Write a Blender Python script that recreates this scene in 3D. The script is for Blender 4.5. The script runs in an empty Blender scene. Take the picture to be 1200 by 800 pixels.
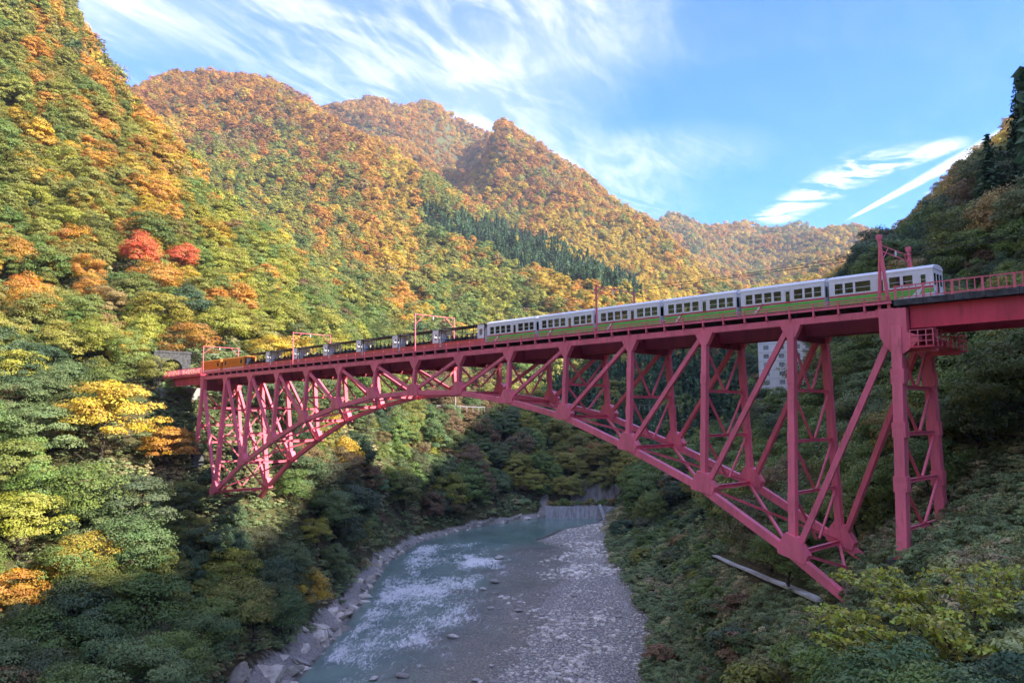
import bpy, bmesh, math, random
import numpy as np
from mathutils import Vector, Matrix
random.seed(7); rng = np.random.default_rng(7)
SC = bpy.context.scene; COL = SC.collection
rad = math.radians

# ------------------------------------------------------------------ camera, sky, sun, exposure
F_PX, PITCH, ROLL, CAM_Z = 966.77, 0.0966, -0.0104, 32.0
cd = bpy.data.cameras.new('camera'); cam = bpy.data.objects.new('camera', cd); COL.objects.link(cam)
cd.sensor_width = 36; cd.lens = 36*F_PX/1200; cd.clip_start = .5; cd.clip_end = 20000
cam.matrix_world = Matrix.Translation((0, 0, CAM_Z)) @ Matrix.Rotation(math.pi/2+PITCH, 4, 'X') @ Matrix.Rotation(ROLL, 4, 'Z')
SC.camera = cam
SUN_AZ, SUN_EL = rad(116), rad(30)
sd = Vector((math.sin(SUN_AZ)*math.cos(SUN_EL), math.cos(SUN_AZ)*math.cos(SUN_EL), math.sin(SUN_EL)))
sl = bpy.data.lights.new('sun', 'SUN'); sl.energy = 2.3; sl.angle = rad(.53); sl.color = (1, .93, .82)
so = bpy.data.objects.new('sun', sl); COL.objects.link(so)
so.rotation_euler = sd.to_track_quat('Z', 'Y').to_euler(); so.location = (200, -100, 900)
SC.view_settings.view_transform = 'Standard'; SC.view_settings.look = 'None'
SC.view_settings.exposure = 2.65; SC.view_settings.gamma = 1
SC.cycles.max_bounces = 8; SC.cycles.diffuse_bounces = 6; SC.cycles.transparent_max_bounces = 12; SC.cycles.volume_bounces = 0

W = bpy.data.worlds.new('World'); SC.world = W; W.use_nodes = True
nt = W.node_tree; nt.nodes.clear()
def N(t, typ, **kw):
    n = t.nodes.new(typ)
    for k, v in kw.items():
        if k.startswith('i_'):
            key = k[2:]; key = int(key) if key.isdigit() else key.replace('_', ' ')
            n.inputs[key].default_value = v
        else: setattr(n, k, v)
    return n
def lk(t, a, b): t.links.new(a, b)
def mth(t, op, a, b=None, c=None, clamp=False):
    n = t.nodes.new('ShaderNodeMath'); n.operation = op; n.use_clamp = clamp
    for i, v in enumerate((a, b, c)):
        if v is None: continue
        if isinstance(v, (int, float)): n.inputs[i].default_value = v
        else: t.links.new(v, n.inputs[i])
    return n.outputs[0]
def smooth(t, v, a, b):
    n = t.nodes.new('ShaderNodeMapRange'); n.interpolation_type = 'SMOOTHSTEP'
    t.links.new(v, n.inputs[0]); n.inputs[1].default_value = a; n.inputs[2].default_value = b
    return n.outputs[0]
def noise(t, vec, scale, detail=4, rough=.55, dist=0.):
    n = t.nodes.new('ShaderNodeTexNoise'); n.inputs['Scale'].default_value = scale
    n.inputs['Detail'].default_value = detail; n.inputs['Roughness'].default_value = rough; n.inputs['Distortion'].default_value = dist
    t.links.new(vec, n.inputs['Vector']); return n.outputs['Fac']
def mapping(t, vec, loc=(0,0,0), rot=(0,0,0), scale=(1,1,1)):
    n = t.nodes.new('ShaderNodeMapping'); t.links.new(vec, n.inputs[0])
    n.inputs[1].default_value = loc; n.inputs[2].default_value = rot; n.inputs[3].default_value = scale
    return n.outputs[0]
def mixc(t, f, a, b):
    n = t.nodes.new('ShaderNodeMix'); n.data_type = 'RGBA'
    if isinstance(f, (int, float)): n.inputs[0].default_value = f
    else: t.links.new(f, n.inputs[0])
    for i, v in ((6, a), (7, b)):
        if isinstance(v, tuple): n.inputs[i].default_value = (*v[:3], 1)
        else: t.links.new(v, n.inputs[i])
    return n.outputs[2]

# sky: clear physical sky with cirrus wisps at 9 km and one contrail, both laid out on a flat cloud deck overhead
sky = N(nt, 'ShaderNodeTexSky', sky_type='NISHITA', sun_disc=False, sun_elevation=SUN_EL, sun_rotation=SUN_AZ)
sky.air_density = 1.0; sky.dust_density = .25; sky.ozone_density = 3.0; sky.altitude = 200
tc = N(nt, 'ShaderNodeTexCoord'); sx = N(nt, 'ShaderNodeSeparateXYZ'); lk(nt, tc.outputs['Generated'], sx.inputs[0])
zz = mth(nt, 'MAXIMUM', sx.outputs[2], .06)
cx, cy = mth(nt, 'DIVIDE', sx.outputs[0], zz), mth(nt, 'DIVIDE', sx.outputs[1], zz)
cv = N(nt, 'ShaderNodeCombineXYZ'); lk(nt, cx, cv.inputs[0]); lk(nt, cy, cv.inputs[1])
CV = cv.outputs[0]
def streak(ang, sc, loc): return mapping(nt, mapping(nt, CV, rot=(0, 0, rad(-ang))), loc, (0, 0, 0), sc)
w1 = noise(nt, streak(58, (.9, 2.6, 1), (3.1, 1.7, 0)), 2.1, 9, .66, .9)
w2 = noise(nt, mapping(nt, CV, (8.1, .7, 0), (0, 0, rad(20)), (1, 1, 1)), .55, 3, .5)
w3 = noise(nt, streak(75, (.6, 3.2, 1), (1.3, 5.7, 0)), 3.6, 8, .68, .7)
cir = mth(nt, 'ADD', mth(nt, 'MULTIPLY', w1, .62), mth(nt, 'MULTIPLY', w3, .38))
cir = smooth(nt, cir, .42, .64)
SKY_MASK = []   # (centre x, centre y, radius x, radius y, rotation) on the cloud deck, filled in below
def blob(c, r, ang, lo=.35, hi=1.):
    v = mapping(nt, CV, (-c[0], -c[1], 0)); v = mapping(nt, v, (0, 0, 0), (0, 0, ang), (1/r[0], 1/r[1], 0))
    n = nt.nodes.new('ShaderNodeVectorMath'); n.operation = 'LENGTH'; lk(nt, v, n.inputs[0])
    return mth(nt, 'SUBTRACT', 1, smooth(nt, n.outputs['Value'], lo, hi))
def ray(px, py):
    a, b = px-600, py-400
    u = a*math.cos(ROLL)+b*math.sin(ROLL); w = -a*math.sin(ROLL)+b*math.cos(ROLL)
    X = u/F_PX; Yc = -w/F_PX; c, s = math.cos(PITCH), math.sin(PITCH)
    return X, c-Yc*s, Yc*c+s
def deck(px, py):
    X, D, U = ray(px, py); return X/U, D/U
def seg(p0, p1, w0, w1):                       # a straight trail on the cloud deck that widens from p0 to p1
    dx, dy = p1[0]-p0[0], p1[1]-p0[1]; Ln = math.hypot(dx, dy)
    v = mapping(nt, mapping(nt, CV, (-p0[0], -p0[1], 0)), (0, 0, 0), (0, 0, -math.atan2(dy, dx)), (1, 1, 1))
    s = nt.nodes.new('ShaderNodeSeparateXYZ'); lk(nt, v, s.inputs[0])
    f = mth(nt, 'DIVIDE', s.outputs[0], Ln)
    wd = mth(nt, 'ADD', mth(nt, 'MULTIPLY', f, w1-w0), w0)
    q = mth(nt, 'DIVIDE', mth(nt, 'ABSOLUTE', s.outputs[1]), mth(nt, 'MAXIMUM', wd, .001))
    core = mth(nt, 'SUBTRACT', 1, smooth(nt, q, .15, 1.))
    return mth(nt, 'MULTIPLY', core, mth(nt, 'MULTIPLY', smooth(nt, f, 0, .2), mth(nt, 'SUBTRACT', 1, smooth(nt, f, 1.2, 1.7))))
clear = blob(deck(930, 120), (1.15, .95), rad(-15), .35, 1.)
azr = mth(nt, 'DIVIDE', sx.outputs[0], mth(nt, 'MAXIMUM', sx.outputs[1], .05))
clear3 = mth(nt, 'MULTIPLY', mth(nt, 'MULTIPLY', smooth(nt, azr, .10, .26), mth(nt, 'SUBTRACT', 1, smooth(nt, azr, .75, 1.2))), mth(nt, 'GREATER_THAN', sx.outputs[1], 0))
clear2 = blob(deck(190, 95), (.8, .6), rad(0), .1, 1.)
low = blob(deck(760, 185), (.7, .5), rad(-5), .0, 1.)
m_big = mth(nt, 'MAXIMUM', mth(nt, 'SUBTRACT', 1, mth(nt, 'ADD', mth(nt, 'MAXIMUM', mth(nt, 'MULTIPLY', clear, .97), mth(nt, 'MULTIPLY', clear3, .93)), mth(nt, 'MULTIPLY', clear2, .6), clamp=True)), mth(nt, 'MULTIPLY', low, .7))
cover = mth(nt, 'MULTIPLY', mth(nt, 'ADD', mth(nt, 'ADD', mth(nt, 'MULTIPLY', cir, .42), .13), mth(nt, 'MULTIPLY', smooth(nt, w2, .35, .7), .24)), m_big)
puffn = noise(nt, mapping(nt, CV, (0, 0, 0), (0, 0, 0), (1., 1.2, 1)), 4.6, 8, .66, .6)
pm = mth(nt, 'MAXIMUM', seg(deck(890, 265), deck(985, 212), .16, .2), seg(deck(985, 215), deck(1075, 183), .13, .12))
puff = mth(nt, 'MULTIPLY', pm, smooth(nt, puffn, .40, .62))
trail = mth(nt, 'MULTIPLY', seg(deck(985, 262), deck(1185, 155), .015, .085), smooth(nt, puffn, .2, .55))
tr2 = mth(nt, 'MULTIPLY', seg(deck(1040, 245), deck(1120, 215), .05, .05), smooth(nt, puffn, .42, .7))
allc = mth(nt, 'MAXIMUM', mth(nt, 'MAXIMUM', cover, mth(nt, 'MULTIPLY', puff, 1.1)), mth(nt, 'MAXIMUM', trail, mth(nt, 'MULTIPLY', tr2, .7)), clamp=True)
hsv = N(nt, 'ShaderNodeHueSaturation', i_Hue=.524, i_Saturation=1.6, i_Value=.68)
lk(nt, sky.outputs[0], hsv.inputs['Color'])
skycol = mixc(nt, mth(nt, 'MULTIPLY', allc, .9), hsv.outputs[0], (2.85, 2.72, 2.52))
bg = N(nt, 'ShaderNodeBackground'); bg.inputs['Strength'].default_value = .12
lk(nt, skycol, bg.inputs['Color']); wo = N(nt, 'ShaderNodeOutputWorld'); lk(nt, bg.outputs[0], wo.inputs[0])

# ------------------------------------------------------------------ helpers
def tag(o, label=None, cat=None, group=None, kind=None):
    if label: o['label'] = label
    if cat: o['category'] = cat
    if group: o['group'] = group
    if kind: o['kind'] = kind
    return o
def empty(name, loc=(0,0,0), rz=0., label=None, cat=None, group=None, parent=None):
    o = bpy.data.objects.new(name, None); COL.objects.link(o); o.location = loc; o.rotation_euler = (0, 0, rz)
    o.empty_display_size = .5
    if parent: o.parent = parent
    return tag(o, label, cat, group)
def link(name, me, parent=None, loc=None):
    o = bpy.data.objects.new(name, me); COL.objects.link(o)
    if parent: o.parent = parent
    if loc is not None: o.location = loc
    return o
def mesh_np(name, V, faces, mat=None, smooth_=False):
    """V (n,3); faces (m,k) int array with constant k, or list of lists"""
    me = bpy.data.meshes.new(name)
    V = np.asarray(V, dtype=np.float32)
    if isinstance(faces, np.ndarray):
        m, k = faces.shape
        me.vertices.add(len(V)); me.vertices.foreach_set('co', V.ravel())
        me.loops.add(m*k); me.loops.foreach_set('vertex_index', faces.astype(np.int32).ravel())
        me.polygons.add(m); me.polygons.foreach_set('loop_start', np.arange(0, m*k, k, dtype=np.int32))
        me.update(calc_edges=True)
    else:
        me.from_pydata([tuple(v) for v in V], [], faces)
    if smooth_: me.polygons.foreach_set('use_smooth', np.ones(len(me.polygons), dtype=bool))
    if mat: me.materials.append(mat)
    me.update()
    return me
class MB:
    """collects simple solids, then links them as one mesh object"""
    def __init__(s): s.v = []; s.f = []
    def add(s, vs, fs):
        b = len(s.v); s.v += [tuple(v) for v in vs]; s.f += [[b+i for i in f] for f in fs]; return s
    def box(s, x0, x1, y0, y1, z0, z1):
        return s.add([(x0,y0,z0),(x1,y0,z0),(x1,y1,z0),(x0,y1,z0),(x0,y0,z1),(x1,y0,z1),(x1,y1,z1),(x0,y1,z1)],
            [[0,3,2,1],[4,5,6,7],[0,1,5,4],[1,2,6,5],[2,3,7,6],[3,0,4,7]])
    def ext(s, prof, p, q, up=(0,0,1)):
        """extrude a 2D outline (side, up) from p to q"""
        p, q = Vector(p), Vector(q); d = (q-p).normalized(); up = Vector(up)
        sd_ = d.cross(up)
        if sd_.length < 1e-4: sd_ = d.cross(Vector((0,1,0)))
        sd_.normalize(); u = sd_.cross(d).normalized(); n = len(prof)
        vs = [p+sd_*a+u*b for a, b in prof]+[q+sd_*a+u*b for a, b in prof]
        fs = [[i, (i+1) % n, n+(i+1) % n, n+i] for i in range(n)]+[list(range(n-1, -1, -1)), list(range(n, 2*n))]
        return s.add(vs, fs)
    def beam(s, p, q, w, h, up=(0,0,1)):
        a, b = w/2, h/2; return s.ext([(-a,-b),(a,-b),(a,b),(-a,b)], p, q, up)
    def hbeam(s, p, q, w, h, up=(0,0,1), t=.05):
        """H section: flanges of width w at +-h/2 along up, thin web"""
        a, b = w/2, h/2
        return s.ext([(-a,-b),(a,-b),(a,-b+t),(t/2,-b+t),(t/2,b-t),(a,b-t),(a,b),(-a,b),(-a,b-t),(-t/2,b-t),(-t/2,-b+t),(-a,-b+t)], p, q, up)
    def tube(s, p, q, r0, r1=None, n=8):
        r1 = r0 if r1 is None else r1
        p, q = Vector(p), Vector(q); d = (q-p).normalized()
        a = d.orthogonal().normalized(); b = d.cross(a)
        vs = [p+(a*math.cos(2*math.pi*i/n)+b*math.sin(2*math.pi*i/n))*r0 for i in range(n)]
        vs += [q+(a*math.cos(2*math.pi*i/n)+b*math.sin(2*math.pi*i/n))*r1 for i in range(n)]
        return s.add(vs, [[i, (i+1) % n, n+(i+1) % n, n+i] for i in range(n)]+[list(range(n-1,-1,-1)), list(range(n, 2*n))])
    def plate(s, pts, y0, y1):
        """outline in (x,z), thick along y"""
        n = len(pts)
        return s.add([(x, y0, z) for x, z in pts]+[(x, y1, z) for x, z in pts],
            [[i, (i+1) % n, n+(i+1) % n, n+i] for i in range(n)]+[list(range(n-1,-1,-1)), list(range(n, 2*n))])
    def mesh(s, name, mat, bevel=0.):
        me = bpy.data.meshes.new(name); me.from_pydata(s.v, [], s.f)
        bm = bmesh.new(); bm.from_mesh(me); bmesh.ops.recalc_face_normals(bm, faces=bm.faces)
        if bevel: bmesh.ops.bevel(bm, geom=list(bm.edges), offset=bevel, segments=1, affect='EDGES', clamp_overlap=True)
        bm.to_mesh(me); bm.free()
        if mat: me.materials.append(mat)
        return me
    def build(s, name, mat, parent=None, bevel=0., loc=None):
        return link(name, s.mesh(name, mat, bevel), parent, loc)

# vectorised value noise
def _h(ix, iy, s):
    with np.errstate(over='ignore'):
        h = (ix.astype(np.int64)*374761393+iy.astype(np.int64)*668265263+s*1442695041) & 0x7fffffff
        h = ((h ^ (h >> 13))*1274126177) & 0x7fffffff
        h = (h ^ (h >> 16)) & 0xffff
    return h/65535.
def vnoise(x, y, s=0):
    ix, iy = np.floor(x), np.floor(y); fx, fy = x-ix, y-iy
    fx = fx*fx*(3-2*fx); fy = fy*fy*(3-2*fy)
    a, b, c, d = _h(ix, iy, s), _h(ix+1, iy, s), _h(ix, iy+1, s), _h(ix+1, iy+1, s)
    return (a*(1-fx)+b*fx)*(1-fy)+(c*(1-fx)+d*fx)*fy
def fbm(x, y, s=0, o=4):
    t = 0; a = .5
    for i in range(o):
        t = t+a*(vnoise(x, y, s+i*17)-.5); x, y, a = x*2.03+13.1, y*2.03+7.7, a*.5
    return t*2        # about -1..1
def sstep(a, b, v):
    t = np.clip((v-a)/(b-a), 0, 1); return t*t*(3-2*t)

def proj(x, y, z):
    z = np.asarray(z)-CAM_Z; c, s = math.cos(PITCH), math.sin(PITCH)
    y2 = z*c-y*s; z2 = np.maximum(z*s+y*c, 1e-3); u = F_PX*x/z2; w = -F_PX*y2/z2
    return 600+u*math.cos(ROLL)-w*math.sin(ROLL), 400+u*math.sin(ROLL)+w*math.cos(ROLL)
def at(px, py, Y):
    X, D, U = ray(px, py); return X*Y/D, Y, CAM_Z+U*Y/D
def atz(px, py, z):
    X, D, U = ray(px, py); k = (z-CAM_Z)/U; return X*k, D*k

# ------------------------------------------------------------------ materials
MATS = {}
def pbr(name, col, rough=.6, metal=0., var=.12, vscale=3., bump=0., bscale=20., streak=False, spec=.5):
    m = bpy.data.materials.new(name); m.use_nodes = True; t = m.node_tree; p = t.nodes['Principled BSDF']
    p.inputs['Roughness'].default_value = rough; p.inputs['Metallic'].default_value = metal
    p.inputs['Specular IOR Level'].default_value = spec
    c = N(t, 'ShaderNodeTexCoord'); v = c.outputs['Object']
    if streak: v = mapping(t, v, scale=(1, 1, .12))
    n1 = noise(t, v, vscale, 6, .6)
    dk = tuple(max(0, x*(1-var*1.6)) for x in col); lt = tuple(min(1, x*(1+var)) for x in col)
    lk(t, mixc(t, smooth(t, n1, .3, .7), dk, lt), p.inputs['Base Color'])
    if bump:
        b = N(t, 'ShaderNodeBump'); b.inputs['Strength'].default_value = bump; b.inputs['Distance'].default_value = .05
        lk(t, noise(t, c.outputs['Object'], bscale, 5, .6), b.inputs['Height']); lk(t, b.outputs[0], p.inputs['Normal'])
    MATS[name] = m; return m
PINK = pbr('bridge_paint', (.88, .18, .245), .42, 0, .10, .8, .06, 6, True)
PINKD = pbr('girder_paint', (.72, .06, .11), .45, 0, .12, .8, .06, 6, True)
PINKSHADE = pbr('shaded_floor_paint', (.27, .03, .05), .6, 0, .2, .8, .06, 6, True)  # bridge paint darkened: shade under the deck is put into the colour
DARKST = pbr('dark_steel', (.05, .03, .033), .7, .2, .2, 2)
RAILST = pbr('rail_steel', (.16, .11, .09), .4, .8, .2, 2)
WOOD = pbr('sleeper_wood', (.10, .075, .06), .85, 0, .25, 5, .2, 30)
LEDGE = pbr('ledge_concrete', (.075, .075, .075), .9, 0, .35, 2.2, .4, 8)
CONC = pbr('concrete', (.33, .32, .30), .9, 0, .2, 1.2, .35, 6, True)
CONCL = pbr('pale_concrete', (.50, .49, .47), .85, 0, .15, 1.2, .3, 6)
CWHITE = pbr('white_paint', (.86, .86, .84), .35, 0, .04, 1.5)
CRED = pbr('red_paint', (.58, .06, .08), .4, 0, .06, 2)
CGREEN = pbr('green_paint', (.16, .58, .09), .4, 0, .08, 2)
CORANGE = pbr('orange_paint', (.72, .22, .02), .45, 0, .08, 2)
CVERM = pbr('vermilion_paint', (.62, .10, .06), .45, 0, .1, 2)
BLACK = pbr('black_steel', (.025, .025, .028), .5, .1, .15, 4)
GREY = pbr('grey_steel', (.22, .22, .23), .5, .5, .15, 4)
SEAT = pbr('seat_fabric', (.12, .10, .09), .8, 0, .2, 4)
WALLW = pbr('apartment_wall', (.74, .74, .72), .85, 0, .07, .3, .1, 4, True)
FRAME = pbr('window_frame', (.35, .36, .38), .5, .3, .1, 4)
BARK = pbr('bark', (.085, .065, .05), .95, 0, .35, 6, .6, 18)
ROADM = pbr('path_concrete', (.58, .57, .54), .9, 0, .15, .8, .3, 5)
for m_, tint in ((PINK, (.42, .10, .10)), (PINKD, (.30, .035, .05))):
    t = m_.node_tree; p = t.nodes['Principled BSDF']; src = p.inputs['Base Color'].links[0].from_socket
    c = N(t, 'ShaderNodeTexCoord').outputs['Object']
    g1 = noise(t, mapping(t, c, scale=(2.2, 2.2, .35)), 1.6, 6, .7); g2 = noise(t, c, .33, 4, .6)
    f = mth(t, 'MULTIPLY', smooth(t, g1, .52, .74), .62); f = mth(t, 'ADD', f, mth(t, 'MULTIPLY', smooth(t, g2, .45, .7), .22))
    lk(t, mixc(t, f, src, tint), p.inputs['Base Color'])
def glass_mat():
    m = bpy.data.materials.new('window_glass'); m.use_nodes = True; t = m.node_tree; t.nodes.clear()
    g = N(t, 'ShaderNodeBsdfGlossy', i_Roughness=.03); g.inputs['Color'].default_value = (.9, .95, .95, 1)
    tr = N(t, 'ShaderNodeBsdfTransparent'); tr.inputs['Color'].default_value = (.62, .68, .66, 1)
    f = N(t, 'ShaderNodeFresnel', i_IOR=1.5); mx = N(t, 'ShaderNodeMixShader'); o = N(t, 'ShaderNodeOutputMaterial')
    lk(t, mth(t, 'ADD', f.outputs[0], .03), mx.inputs[0]); lk(t, tr.outputs[0], mx.inputs[1]); lk(t, g.outputs[0], mx.inputs[2]); lk(t, mx.outputs[0], o.inputs[0])
    return m
GLASS = glass_mat()
DGLASS = pbr('dark_glass', (.03, .04, .05), .08, 0, .2, 1, spec=.6)
def leaf_mat(name, inst):
    m = bpy.data.materials.new(name); m.use_nodes = True; t = m.node_tree; t.nodes.clear()
    if inst: c = N(t, 'ShaderNodeAttribute', attribute_type='INSTANCER', attribute_name='col').outputs['Color']
    else: c = N(t, 'ShaderNodeObjectInfo').outputs['Color']
    a = N(t, 'ShaderNodeAttribute', attribute_type='GEOMETRY', attribute_name='v')
    s = N(t, 'ShaderNodeSeparateXYZ'); lk(t, a.outputs['Vector'], s.inputs[0])
    h = N(t, 'ShaderNodeHueSaturation'); lk(t, c, h.inputs['Color'])
    lk(t, mth(t, 'ADD', .455, mth(t, 'MULTIPLY', s.outputs[0], .09)), h.inputs['Hue'])
    lk(t, mth(t, 'ADD', .72, mth(t, 'MULTIPLY', s.outputs[1], .56)), h.inputs['Value'])
    lk(t, mth(t, 'ADD', .85, mth(t, 'MULTIPLY', s.outputs[2], .25)), h.inputs['Saturation'])
    p = N(t, 'ShaderNodeBsdfPrincipled', i_Roughness=.55); p.inputs['Specular IOR Level'].default_value = .25
    lk(t, h.outputs[0], p.inputs['Base Color'])
    tr = N(t, 'ShaderNodeBsdfTranslucent'); lk(t, h.outputs[0], tr.inputs['Color'])
    mx = N(t, 'ShaderNodeMixShader'); mx.inputs[0].default_value = .28
    lk(t, p.outputs[0], mx.inputs[1]); lk(t, tr.outputs[0], mx.inputs[2])
    o = N(t, 'ShaderNodeOutputMaterial'); lk(t, mx.outputs[0], o.inputs[0])
    return m
LEAF, LEAFI = leaf_mat('leaf', False), leaf_mat('leaf_mass', True)
def rock_mat(name, base, use_inst=False):
    m = bpy.data.materials.new(name); m.use_nodes = True; t = m.node_tree; p = t.nodes['Principled BSDF']
    p.inputs['Roughness'].default_value = .85; p.inputs['Specular IOR Level'].default_value = .3
    c = N(t, 'ShaderNodeTexCoord').outputs['Object']
    inf = N(t, 'ShaderNodeObjectInfo')
    n1 = noise(t, c, 1.6, 6, .65); n2 = noise(t, c, 9, 4, .6)
    col = mixc(t, smooth(t, n1, .3, .7), tuple(x*.72 for x in base), tuple(min(1, x*1.2) for x in base))
    col = mixc(t, mth(t, 'MULTIPLY', smooth(t, n2, .45, .75), .35), col, tuple(x*.45 for x in base))
    h = N(t, 'ShaderNodeHueSaturation'); lk(t, col, h.inputs['Color'])
    lk(t, mth(t, 'ADD', .6, mth(t, 'MULTIPLY', inf.outputs['Random'], .75)), h.inputs['Value'])
    lk(t, h.outputs[0], p.inputs['Base Color'])
    b = N(t, 'ShaderNodeBump', i_Strength=.5, i_Distance=.15); lk(t, n1, b.inputs['Height']); lk(t, b.outputs[0], p.inputs['Normal'])
    return m
ROCK = rock_mat('river_rock', (.46, .42, .36)); LROCK = rock_mat('bank_rock', (.56, .50, .41)); PEB = rock_mat('pebble_stone', (.66, .60, .50))

# ------------------------------------------------------------------ terrain
# river edges: left waterline and right rim of the gravel, as X for each Y
RL = np.array([(-60,-300),(-50,-50),(-36,40),(-30,85)]+[atz(*p, 0) for p in [(340,800),(395,740),(425,700),(450,660),(490,635),(560,616),(630,607)]]+[(10,286),(20,330)])
RR = np.array([(-14,-300),(-6,-50),(4,40),(10,85)]+[atz(*p, 0) for p in [(735,800),(748,735),(722,680),(702,650),(706,613)]]+[(30,286),(20,330)])
def river_l(Y): return np.interp(Y, RL[:,1], RL[:,0])
def river_r(Y): return np.interp(Y, RR[:,1], RR[:,0])
# where the ground shows in the photograph: (column, row, depth in metres)
CTRL = [
 # column 0
 (0,800,88),(0,700,97),(0,600,107),(0,500,126),(0,400,152),(0,300,188),(0,200,230),(0,100,285),(0,10,355),(0,-150,450),(0,-300,600),
 (-200,700,85),(-200,450,130),(-200,200,200),(-200,-100,330),(-200,-400,560),(-200,-250,800),
 (100,800,93),(100,700,103),(100,600,114),(100,520,124),(100,450,141),(100,400,158),(100,300,203),(100,200,262),(100,100,335),(96,62,405),(55,5,440),(100,80,560),(100,150,800),
 (200,800,99),(200,700,111),(200,600,123),(200,560,129),(200,500,138),(197,455,147),(200,400,168),(200,300,235),(200,220,310),(190,185,370),(200,230,520),(200,180,900),(200,120,1250),(200,97,1400),(200,130,1900),
 (265,580,131),(260,500,146),(265,440,160),(265,380,200),(260,300,290),(250,255,345),(262,285,480),(260,225,800),(260,150,1150),(260,95,1400),
 (300,740,113),(300,660,125),(305,592,135),(310,520,150),(300,440,170),(300,390,205),(310,330,290),(312,290,335),(315,330,440),(310,260,700),(310,180,1000),(310,100,1350),(320,150,1900),
 (400,690,137),(400,610,160),(400,520,190),(400,450,215),(400,420,260),(395,385,340),(400,350,480),(400,300,650),(400,220,900),(392,137,1250),(400,180,1700),(400,126,2000),(400,160,2600),
 (500,600,242),(500,540,262),(500,482,300),(500,430,370),(500,400,450),(500,350,580),(500,300,720),(500,250,880),(490,208,1000),(495,240,1300),(500,190,1650),(500,142,2000),(500,180,2600),
 (545,215,1900),(530,190,2000),(545,156,2150),(530,245,1350),(572,200,1500),(560,222,1480),(575,178,1560),(590,149,1560),(578,156,1560),(603,155,1560),(604,160,1560),(572,165,2000),(520,147,2050),(515,210,1900),(440,126,2000),(620,170,1540),(650,188,1530),(660,260,1200),(560,260,1000),
 (345,120,1320),(240,95,1400),(280,97,1400),(430,165,1150),(450,185,1080),(530,235,930),(165,112,1300),(760,300,1180),(650,300,870),(450,140,1990),(790,300,1150),(740,242,1450),
 (600,595,280),(600,560,296),(600,500,335),(600,470,365),(600,420,455),(600,380,560),(600,340,670),(600,300,790),(598,276,860),(605,300,1050),(600,240,1300),(600,200,1430),(600,200,2300),
 (700,570,288),(700,500,340),(700,440,430),(700,400,500),(700,360,590),(700,333,640),(705,350,820),(700,300,1100),(700,250,1320),(695,212,1500),(700,250,1900),(700,280,2400),
 (760,600,245),(760,560,275),(760,500,320),(760,440,400),(760,400,540),(760,340,900),(760,290,1200),(760,252,1420),(790,330,1700),(790,262,2500),
 (800,620,205),(800,560,255),(800,500,300),(800,450,345),(800,410,470),(805,370,800),(818,345,1000),(840,360,1500),(850,310,2100),(860,272,2600),(860,300,3200),
 (900,600,135),(900,560,165),(900,500,215),(900,468,258),(950,470,225),(960,452,285),(930,462,262),(900,420,330),(900,390,600),(900,345,1500),(910,310,2100),(930,270,2600),(930,300,3200),
 (860,660,130),(860,720,98),(860,780,78),(800,760,105),(800,690,145),
 (900,705,84),(900,760,68),(950,720,70),(950,800,52),
 (993,715,59.5),(1000,660,73),(1000,600,97),(1000,500,132),(1000,450,152),(1000,400,182),(1005,350,225),(1012,352,260),(1020,330,400),(1000,330,900),(1000,300,1900),(1000,268,2500),(1010,300,3200),
 (1060,655,58.5),(1060,560,84),(1060,460,112),(1060,400,135),(1060,352,165),(1060,342,200),(1065,330,380),
 (1100,800,26),(1100,745,36),(1100,690,46),(1100,622,65),(1100,560,78),(1100,500,92),(1100,440,106),(1100,380,120),(1100,364,140),(1110,320,165),(1110,316,300),
 (1200,800,24),(1200,740,30),(1200,660,43),(1200,560,62),(1200,450,82),(1200,370,96),(1200,325,106),(1200,285,122),(1195,245,138),(1200,225,260),
 (1350,700,32),(1350,500,60),(1350,300,90),(1350,150,130),(1350,60,230),
]
cp = []
for px, py, Y in CTRL:
    X, Y, Z = at(px, py, Y); R = math.hypot(X, Y); cp.append((math.atan2(X, Y), math.log(R), (Z-CAM_Z)/R))
# the valley walls outside the frame: azimuth (deg), distance, slope angle tangent; the east wall shades the gorge
for az, prof in {45:[(25,-.35),(60,.1),(120,.33),(220,.42),(380,.40),(700,.30)], 58:[(12,-.4),(30,-.1),(80,.2),(160,.42),(300,.55),(480,.56),(800,.40),(2000,.2)],
   75:[(12,-.3),(30,0),(80,.25),(160,.48),(300,.62),(450,.64),(800,.45),(2000,.2)], 95:[(12,-.25),(40,0.),(100,.25),(200,.52),(320,.66),(450,.68),(800,.45),(2000,.2)],
   115:[(15,-.3),(50,-.05),(120,.22),(220,.50),(340,.66),(480,.68),(800,.45),(2000,.2)], 135:[(20,-.5),(60,-.1),(140,.2),(260,.5),(420,.66),(800,.45),(2000,.2)],
   160:[(20,-.9),(80,-.2),(200,.2),(400,.45),(800,.4),(2000,.2)], -160:[(20,-1.2),(80,-.38),(200,0),(400,.3),(800,.4),(2000,.2)],
   -130:[(20,-1.3),(60,-.5),(120,.2),(300,.5),(700,.5),(2000,.25)], -90:[(20,-1.3),(45,-.65),(100,.3),(250,.6),(600,.6),(2000,.3)],
   -60:[(20,-1.3),(60,-.5),(100,.12),(250,.5),(600,.6),(1200,.4),(2500,.2)], -38:[(30,-1.0),(70,-.4),(110,.05),(250,.38),(600,.52),(1200,.38),(2500,.2)],
   -15:[(30,-1.05),(70,-.45),(3200,.25)], 0:[(30,-1.05),(60,-.53),(3400,.18)], 12:[(30,-.95),(55,-.5),(3400,.1)], 22:[(20,-.9),(40,-.5),(3400,.1)], 32:[(12,-.6),(700,.3),(1500,.2),(3000,.1)]}.items():
    for r, e in prof: cp.append((rad(az), math.log(r), e))
cp = np.array(cp); KA = 3.2
PTS = np.stack([cp[:,0]*KA, cp[:,1]], 1)
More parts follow.
